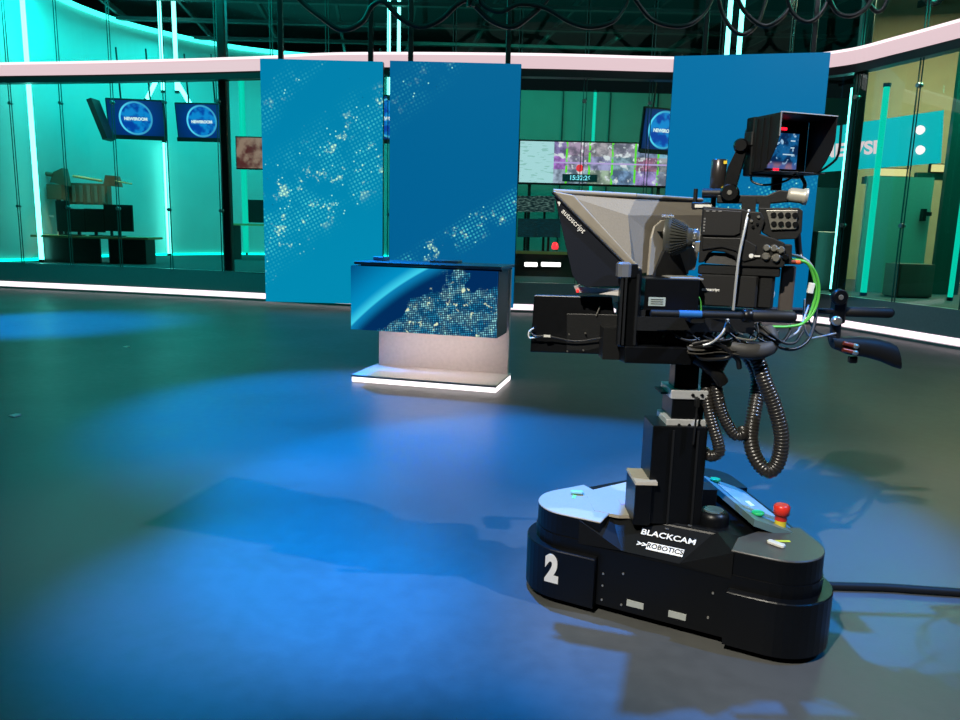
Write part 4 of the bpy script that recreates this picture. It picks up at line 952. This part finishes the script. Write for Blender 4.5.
# hood opens towards dirV
dV = V(.30, -.954, 0).normalized(); sV = V(dV.y, -dV.x, 0)           # sV = towards the left-near side
pA = at(782, 112, 2.72)
FV = Frame(V(pA.x, pA.y, 0), math.degrees(math.atan2(dV.y, dV.x)))  # local x = opening direction, y = to its left (far-right in view)
vf = thing('camera_viewfinder', 'studio viewfinder with deep black sun hood and glowing blue screen', 'viewfinder', (-.16, .13, 1.70), FV)
zt = pA.z; Wv = .235; Dv = .14; Hv = .195
# shell plates: near side y=0, far side y=Wv
def plate(pts, n_, name, m_=BLK2): return MB().slab(pts, n_).build(name, m_, vf, .001)
plate([V(0, 0, zt), V(0, Wv, zt - .0), V(-Dv, Wv, zt - .0), V(-Dv, 0, zt)], (0, 0, -.004), 'hood_top')
plate([V(0, 0, zt), V(-Dv, 0, zt), V(-Dv, 0, zt - Hv), V(-.07, 0, zt - Hv), V(-.035, 0, zt - Hv * .80), V(-.01, 0, zt - Hv * .58), V(0, 0, zt - Hv * .42)], (0, -.004, 0), 'hood_flap')
plate([V(0, Wv, zt), V(-Dv, Wv, zt), V(-Dv, Wv, zt - Hv), V(-.07, Wv, zt - Hv), V(-.035, Wv, zt - Hv * .80), V(-.01, Wv, zt - Hv * .58), V(0, Wv, zt - Hv * .42)], (0, .004, 0), 'hood_flap')
MB().tube([V(.012, Wv + .012, zt - .03), V(.012, Wv + .012, zt - .13), V(-.02, Wv + .008, zt - .165), V(-.08, Wv, zt - .195)], .0045, 8, 3).build('hood_wire', BLK, vf)
MB().box((.001, -.002, zt - .04), (.003, .004, .08)).build('hood_edge', mat('worn_edge_metal', (.3, .3, .3), .4, metal=.4), vf)
for k in range(3): MB().box((-.05 - k * .035, -.006, zt - Hv * .5), (.004, .006, Hv * .9)).build('hood_rib', BLK2, vf)
MB().box((-.165, -.004, zt - .075), (.05, .012, .05), ch=.004).build('side_clasp', BLK2, vf)
MB().box((.0, Wv / 2, zt + .0015), (.005, Wv + .006, .003)).build('hood_edge', ALU, vf)
plate([V(-.03, 0, zt - Hv), V(-.03, Wv, zt - Hv), V(-Dv, Wv, zt - Hv), V(-Dv, 0, zt - Hv)], (0, 0, -.004), 'hood_floor') 
MB().box((-Dv - .025, Wv / 2, zt - Hv / 2 - .005), (.05, Wv + .01, Hv + .015), ch=.006).build('monitor_case', BLK, vf)
MB().hull8([(-.255, .04, zt - Hv + .02), (-Dv - .04, .01, zt - Hv), (-Dv - .04, Wv - .01, zt - Hv), (-.255, Wv - .04, zt - Hv + .02)], [(-.255, .04, zt - .03), (-Dv - .04, .01, zt - .012), (-Dv - .04, Wv - .01, zt - .012), (-.255, Wv - .04, zt - .03)]).build('rear_housing', BLK2, vf, .004)
g = NG('viewfinder_picture')
n = g.noise(g.obj, 22., 4.); zz = g.math('SUBTRACT', g.z, 0.)
col = g.mix(g.step(n, .45, .6), srgb(8, 40, 80), srgb(20, 95, 150))
col = g.mix(g.math('MULTIPLY', g.step(g.noise(g.obj, 40., 2.), .6, .66), 1.), col, srgb(150, 190, 220))
fl_ = g.step(g.z, .055, .075, 1., 0.)
col = g.mix(fl_, col, g.mix(g.step(n, .4, .6), srgb(140, 105, 125), srgb(70, 90, 150)))
col = g.mix(g.step(g.y, .135, .145), col, srgb(12, 22, 32))
sm_ = g.done(col, 1.0, .1)
sp_ = MB().box((-Dv + .004, Wv * .5, zt - .113), (.006, Wv * .62, .128)); so = sp_.build('picture_screen', sm_, vf)
for (y_, z_, nm) in ((.12, zt - .034, 'tally_lamp'), (.10, zt - Hv + .014, 'tally_lamp')):
    MB().box((-Dv + .008, y_, z_), (.006, .022, .009)).build(nm, emis('red_tally_small', (1, .01, .03), 2.2), vf)
for (y_, w_, z_) in ((.165, .02, zt - .075), (.165, .016, zt - .10), (.15, .05, zt - .125)):
    MB().box((-Dv + .0075, y_, z_), (.001, w_, .004)).build('picture_marks', emis('pale_marks', (.6, .85, 1), .8), vf)
MB().cyl(V(-.16, .13, zt - Hv - .06), V(-.16, .13, zt - Hv), .02).build('swivel_post', BLK, vf)
MB().tube([V(-.12, .20, zt - Hv), V(-.10, .21, zt - Hv - .04), V(-.13, .21, zt - Hv - .075), V(-.17, .18, zt - Hv - .07)], .007, 8).build('signal_cable', CABM, vf)
MB().tube([V(-.19, .04, zt - Hv + .01), V(-.16, .02, zt - Hv - .03), V(-.12, .05, zt - Hv - .045), V(-.07, .10, zt - Hv - .03), V(-.05, .13, zt - Hv + .002)], .004, 8).build('signal_cable', CABM, vf)

# ================================================================== HOSES AND CABLES on the robot
def hose(pts, r, name, m_, lab, rib=0., ribn=.014, cat='hose', group=None):
    return solo(MB().tube([V(*p) for p in pts], r, 14 if rib else 8, 10, rib, ribn), name, m_, lab, cat, FC, group=group)
hose([(-.20, .10, 1.075), (-.245, .13, 1.04), (-.275, .15, .96), (-.32, .16, .86), (-.352, .17, .75), (-.348, .17, .65), (-.315, .165, .61), (-.275, .14, .65), (-.258, .11, .72), (-.272, .08, .81), (-.29, .05, .89), (-.29, .03, .97), (-.24, .0, 1.06)], .030, 'ribbed_hose', HOSEM, 'thick ribbed hose hanging in the lowest and largest loop', .0035, .013, group='ribbed hoses below the camera head')
hose([(-.20, .02, 1.06), (-.15, .05, 1.03), (-.115, .08, .96), (-.125, .10, .87), (-.15, .11, .80), (-.19, .12, .742), (-.222, .12, .74), (-.228, .10, .76)], .024, 'ribbed_hose', HOSEM, 'short ribbed hose ending in an open tip between the column and the large loop', .003, .012, group='ribbed hoses below the camera head')
hose([(-.14, .0, 1.05), (-.10, .03, .99), (-.085, .07, .90), (-.10, .10, .80), (-.128, .12, .71), (-.135, .12, .665), (-.11, .10, .645), (-.085, .05, .655), (-.08, -.04, .62), (-.075, -.08, .50), (-.07, -.10, .40)], .024, 'ribbed_hose', HOSEM, 'ribbed hose curving down beside the column into the base', .003, .012, group='ribbed hoses below the camera head')
hose([(-.02, .12, 1.035), (-.06, .14, 1.01), (-.10, .14, .975), (-.125, .13, .945)], .024, 'cable_sleeve', RUB, 'thick wrapped sleeve slanting down right of the inner column')
hose([(-.13, .18, 1.088), (-.18, .20, 1.082), (-.235, .20, 1.085), (-.275, .17, 1.105), (-.275, .13, 1.15)], .034, 'cable_sleeve', mat('grey_sleeve', (.035, .035, .035), .6), 'fat rubber sleeve bending down at the rear of the head')
hose([(.02, .20, 1.10), (-.03, .22, 1.115), (-.08, .22, 1.10), (-.12, .21, 1.07), (-.10, .20, 1.05), (-.03, .20, 1.045), (.0, .20, 1.06), (.01, .19, 1.085)], .008, 'black_cable', CABM, 'black cable coiled flat in front of the head base', cat='cable')
hose([(.03, .19, 1.09), (-.02, .205, 1.095), (-.09, .205, 1.085), (-.15, .19, 1.05), (-.17, .17, 1.01)], .010, 'black_cable', CABM, 'black cable arching from the cradle box towards the hoses', cat='cable')
hose([(-.25, .10, 1.17), (-.30, .15, 1.10), (-.37, .16, 1.085), (-.44, .12, 1.12), (-.475, .08, 1.20), (-.48, .05, 1.27)], .007, 'black_cable', CABM, 'black cable swinging in a wide arc below the green cables', cat='cable')
hose([(-.27, .06, 1.17), (-.31, .12, 1.11), (-.34, .14, 1.12), (-.365, .12, 1.16), (-.36, .10, 1.20)], .004, 'black_cable', CABM, 'thin black cable loop right of the near grip', cat='cable')
hose([(-.26, .04, 1.16), (-.33, .08, 1.10), (-.40, .08, 1.13), (-.44, .04, 1.16), (-.47, .0, 1.20), (-.50, -.05, 1.23)], .004, 'grey_cable', mat('grey_cable_sheath', (.3, .32, .34), .4), 'thin grey cable rising towards the far pan bar', cat='cable')
hose([(-.46, .0, 1.26), (-.475, -.02, 1.16), (-.53, -.08, 1.10), (-.60, -.16, 1.09), (-.70, -.22, 1.10)], .004, 'grey_cable', mat('grey_cable_sheath', (.3, .32, .34), .4), 'grey cable running to the zoom controller', cat='cable')
hose([(-.50, -.06, 1.19), (-.56, -.12, 1.13), (-.62, -.18, 1.10), (-.70, -.215, 1.085)], .004, 'black_cable', CABM, 'thin black cable plugged into the zoom controller', cat='cable')
for k, (dx_, lab) in enumerate(((0, 'outer green cable looping from the camera rear to the grip'), (.012, 'inner green cable looping from the camera rear to the grip'))):
    hose([(-.345, .12, 1.415), (-.40, .12, 1.405), (-.445 + dx_, .11, 1.365), (-.468 + dx_, .10, 1.30), (-.46 + dx_, .10, 1.23), (-.42, .11, 1.18), (-.36, .13, 1.166), (-.28, .15, 1.165)], .0055, 'green_cable', GREENC, lab, cat='cable', group='green video cables')
hose([(-.335, .10, 1.432), (-.38, .11, 1.425), (-.42, .11, 1.40), (-.452, .10, 1.355), (-.462, .1, 1.33)], .0055, 'grey_cable', mat('grey_cable_sheath', (.3, .32, .34), .4), 'short grey cable end above the green loop', cat='cable')
solo(MB().cyl((-.325, .125, 1.405), (-.375, .125, 1.405), .0085), 'cable_boot', ORNG, 'orange boot on the cable plugged into the camera rear', 'cable plug', FC)
solo(MB().box((-.43, .115, 1.31), (.022, .014, .04), ry=-.15, ch=.003), 'cable_tag', WHT, 'white tag clipped on the green cable loop', 'tag', FC)
hose([(.02, .13, 1.215), (.008, .14, 1.26), (.0, .14, 1.272), (-.012, .14, 1.255), (-.02, .135, 1.215)], .004, 'green_cable', GREENC, 'small green cable loop left of the power pack', cat='cable', group='green video cables')
hose([(-.165, .14, 1.59), (-.150, .16, 1.53), (-.133, .17, 1.42), (-.13, .17, 1.32), (-.132, .16, 1.225)], .005, 'steel_wire', mat('pale_steel_wire', (.55, .58, .6), .3, metal=.4), 'pale wire hanging straight down across the camera side', cat='wire')
hose([(-.36, .0, 1.60), (-.39, .0, 1.575), (-.405, .0, 1.52), (-.42, .0, 1.44), (-.425, .02, 1.40)], .013, 'handle_tube', mat('dark_metal_tube', (.05, .045, .045), .3, metal=.5), 'curved grey tube behind the connector panel', cat='tube')
for k, (yy, lab) in enumerate(((.10, 'white cable ring at the rear of the power pack, upper one'), (.12, 'white cable ring at the rear of the power pack, lower one'))):
    hose([(-.23 - .02 * k, yy, 1.26), (-.225 - .02 * k, yy, 1.30 - .01 * k), (-.245 - .02 * k, yy, 1.32 - .01 * k), (-.27 - .02 * k, yy, 1.30 - .01 * k), (-.285, yy, 1.26)], .005, 'white_cable', WHT, lab, cat='cable')
hose([(-.09, .24, 1.20), (-.07, .25, 1.15), (-.04, .24, 1.115), (-.01, .23, 1.10)], .005, 'steel_wire', mat('pale_steel_wire', (.55, .58, .6), .3, metal=.4), 'short pale wire slanting below the near pan bar', cat='wire')
hose([(-.08, .24, 1.205), (-.11, .24, 1.165), (-.15, .23, 1.145)], .003, 'grey_cable', mat('grey_cable_sheath', (.3, .32, .34), .4), 'thin grey lead under the near pan bar', cat='cable')
hose([(-.20, .22, 1.19), (-.205, .23, 1.14), (-.18, .23, 1.125), (-.13, .22, 1.13)], .004, 'steel_bracket', SILV, 'bent bright rod below the near grip', cat='rod')
for k in range(9):
    a_ = random.uniform(0, 6.28); x0 = .12 - k * .045
    hose([(x0, .14, 1.17 + .01 * random.random()), (x0 - .05, .19 + .02 * random.random(), 1.12 + .03 * random.random()), (x0 - .11, .20, 1.10 + .03 * random.random()), (x0 - .16, .15, 1.15)], .004 + .002 * random.random(), 'black_cable', CABM, 'black lead tangled under the camera plate', cat='cable', group='leads tangled under the camera plate')
# cable bag / head cover cloth
cl = MB(); vs_ = []; nx, ny = 9, 6
for i in range(nx):
    for j in range(ny):
        x_ = .04 - i * .025; y_ = .12 + j * .02
        vs_.append(V(x_, y_, 1.112 + .005 * math.sin(i * .9 + j * .7) - .006 * j))
for i in range(nx):
    for j in range(ny): vs_.append(vs_[i * ny + j] + V(0, 0, -.012))
fs_ = []
for i in range(nx - 1):
    for j in range(ny - 1):
        a_ = i * ny + j; b_ = a_ + nx * ny; fs_ += [(a_, a_ + 1, a_ + ny + 1, a_ + ny), (b_, b_ + ny, b_ + ny + 1, b_ + 1)]
cl.add(vs_, fs_, True); solo(cl, 'cloth_cover', mat('creased_dark_cloth', (.05, .047, .042), .6), 'creased dark cloth lying over the head base below the pan bar', 'cloth', FC)
# mains cable on the floor
q = [floor_at(815, 585, .02), floor_at(850, 586, .02), floor_at(885, 587, .02), floor_at(930, 590, .02), floor_at(985, 593, .02), floor_at(1060, 592, .02)]
solo(MB().tube([V(p.x, p.y, .019) for p in q], .018, 10), 'power_cable', RUB, 'thick black power cable on the floor right of the pedestal', 'cable')

# ================================================================== STUDIO LIGHTS
WARM = (1, .93, .80); BLUE = (.0, .24, 1.)
spot('key_right', (5.1, 1.0, 5.8), (.70, 2.82, 1.35), WARM, 1100, 18, .6, .05)
spot('blue_right', (5.1, 1.0, 5.8), (-.2, 3.3, 0), (.0, .30, 1.), 1300, 38, .6, .05)  # added at the key's place to throw the robot's left shadow
spot('key_left', (-2.2, -1.6, 5.9), (1.12, 2.64, .8), WARM, 2800, 21.5, .6, .05)
spot('blue_back', (-.3, 4.6, 5.9), (.4, 4.05, 0), BLUE, 5300, 40, .35, .06)
spot('blue_front', (-.5, 5.2, 5.8), (-.8, 2.95, 0), BLUE, 8000, 19, 1., .06)
spot('blue_desk', (-2.4, 8.8, 5.6), (-1.3, 6.0, 0), BLUE, 6500, 34, .7, .07)
spot('blue_left_edge', (-9.5, 8, 6), (-6.3, 10.5, 0), BLUE, 14000, 28, .8, .1)
area('teal_wash', (-2, 9.5, 7.2), 16, 8, (.0, .85, .78), 110)
area('teal_wash_left_wall', (-6.5, 13.2, 6.8), 6, .6, (.0, 1., .9), 260, (.25, 0, 0))  # added area lamp to turn the left kick panel teal
area('lavender_wash_right_wall', (5.0, 9.8, 6.9), .6, 5, (.9, .82, 1.), 70, (0, -.45, .25))  # added area lamp to brighten the right kick panel
area('grey_wash', (1, 3, 7.2), 8, 8, (.6, .95, .85), 60)
spot('newsroom_added_warm_spot', (-7.5, 16.6, 6.2), (-9.1, 17.6, 1.6), (1, .72, .4), 500, 26, .6, .05)  # added warm spot to brighten the dark camera rig

w = bpy.data.worlds.new('dim_studio_air'); SC.world = w; w.use_nodes = True
w.node_tree.nodes['Background'].inputs[0].default_value = (.05, .12, .13, 1); w.node_tree.nodes['Background'].inputs[1].default_value = .05
try:
    SC.cycles.max_bounces = 8; SC.cycles.transparent_max_bounces = 24; SC.cycles.diffuse_bounces = 3; SC.cycles.glossy_bounces = 4
    SC.cycles.sample_clamp_indirect = 4; SC.cycles.caustics_reflective = False; SC.cycles.caustics_refractive = False
    SC.cycles.use_denoising = True; SC.cycles.use_light_tree = True
except Exception as e: print(e)
# sub-parts: pieces that sit on a part hang under that part
SUB = {'presenter_desk': {'cabinet_body': ['video_front', 'under_light', 'top_gap_strip'], 'foot_plate': ['light_strip', 'front_lip']},
       'robotic_camera_pedestal': {'control_panel': ['touch_screen', 'green_button', 'emergency_stop', 'emergency_collar'], 'faceted_cover': ['name_lettering', 'name_plate', 'chevron_lettering', 'plate_lettering'],
                                   'upper_clamp': ['clamp_lever'], 'outer_column': ['column_rail', 'position_rod'], 'side_box': ['side_box_lid'], 'tower_bracket': ['bracket_rail', 'bracket_cap', 'cap_hinge'],
                                   'control_unit': ['type_label', 'label_print'], 'round_hub': ['hub_cap'], 'lower_body': ['sensor_window']},
       'teleprompter': {'hood': ['hood_rim', 'lens_plate', 'plate_latch', 'rear_lettering', 'diagonal_rim'], 'side_flap': ['flap_lettering', 'flap_mark', 'flap_seam'], 'reading_monitor': ['indicator_lamp']},
       'broadcast_camera': {'lens_barrel': ['focus_ring', 'lens_mark', 'mount_ring', 'lens_servo'], 'connector_box': ['connector_plate', 'connector_socket'], 'camera_body': ['side_panel', 'lower_side_panel', 'switch', 'button', 'round_badge', 'badge_lettering'],
                            'rear_block': ['rear_plug'], 'arm_hinge': ['hinge_centre'], 'top_handle': ['handle_post', 'handle_end_cap'], 'microphone_tube': ['yellow_cap', 'yellow_clip']},
       'camera_viewfinder': {'monitor_case': ['picture_screen', 'picture_marks', 'tally_lamp'], 'hood_top': ['hood_edge']},
       'prompter_power_pack': {'pack_body': ['pack_lettering']}, 'pan_bar': {'grip': ['collar']}, 'zoom_controller': {'clamp': ['clamp_knob', 'knob_centre', 'clamp_screw'], 'grip_body': ['red_plug', 'silver_plug', 'mount_foot']},
       'talent_monitor': {'rear_housing': ['screw', 'latch']}, 'hanging_monitor': {'casing': ['display', 'caption_line', 'lower_frame']}, 'video_wall': {'display': ['clock_field', 'clock_digits', 'red_disc']}}
nm = lambda o: o.name.split('.')[0]
for root in [o for o in SC.objects if o.parent is None and nm(o) in SUB]:
    kids = [o for o in SC.objects if o.parent == root]
    for part, subs in SUB[nm(root)].items():
        host = next((k for k in kids if nm(k) == part), None)
        for k in kids:
            if host and k is not host and nm(k) in subs: k.parent = host
for o in list(SC.objects):
    if '_o' in o: del o['_o']
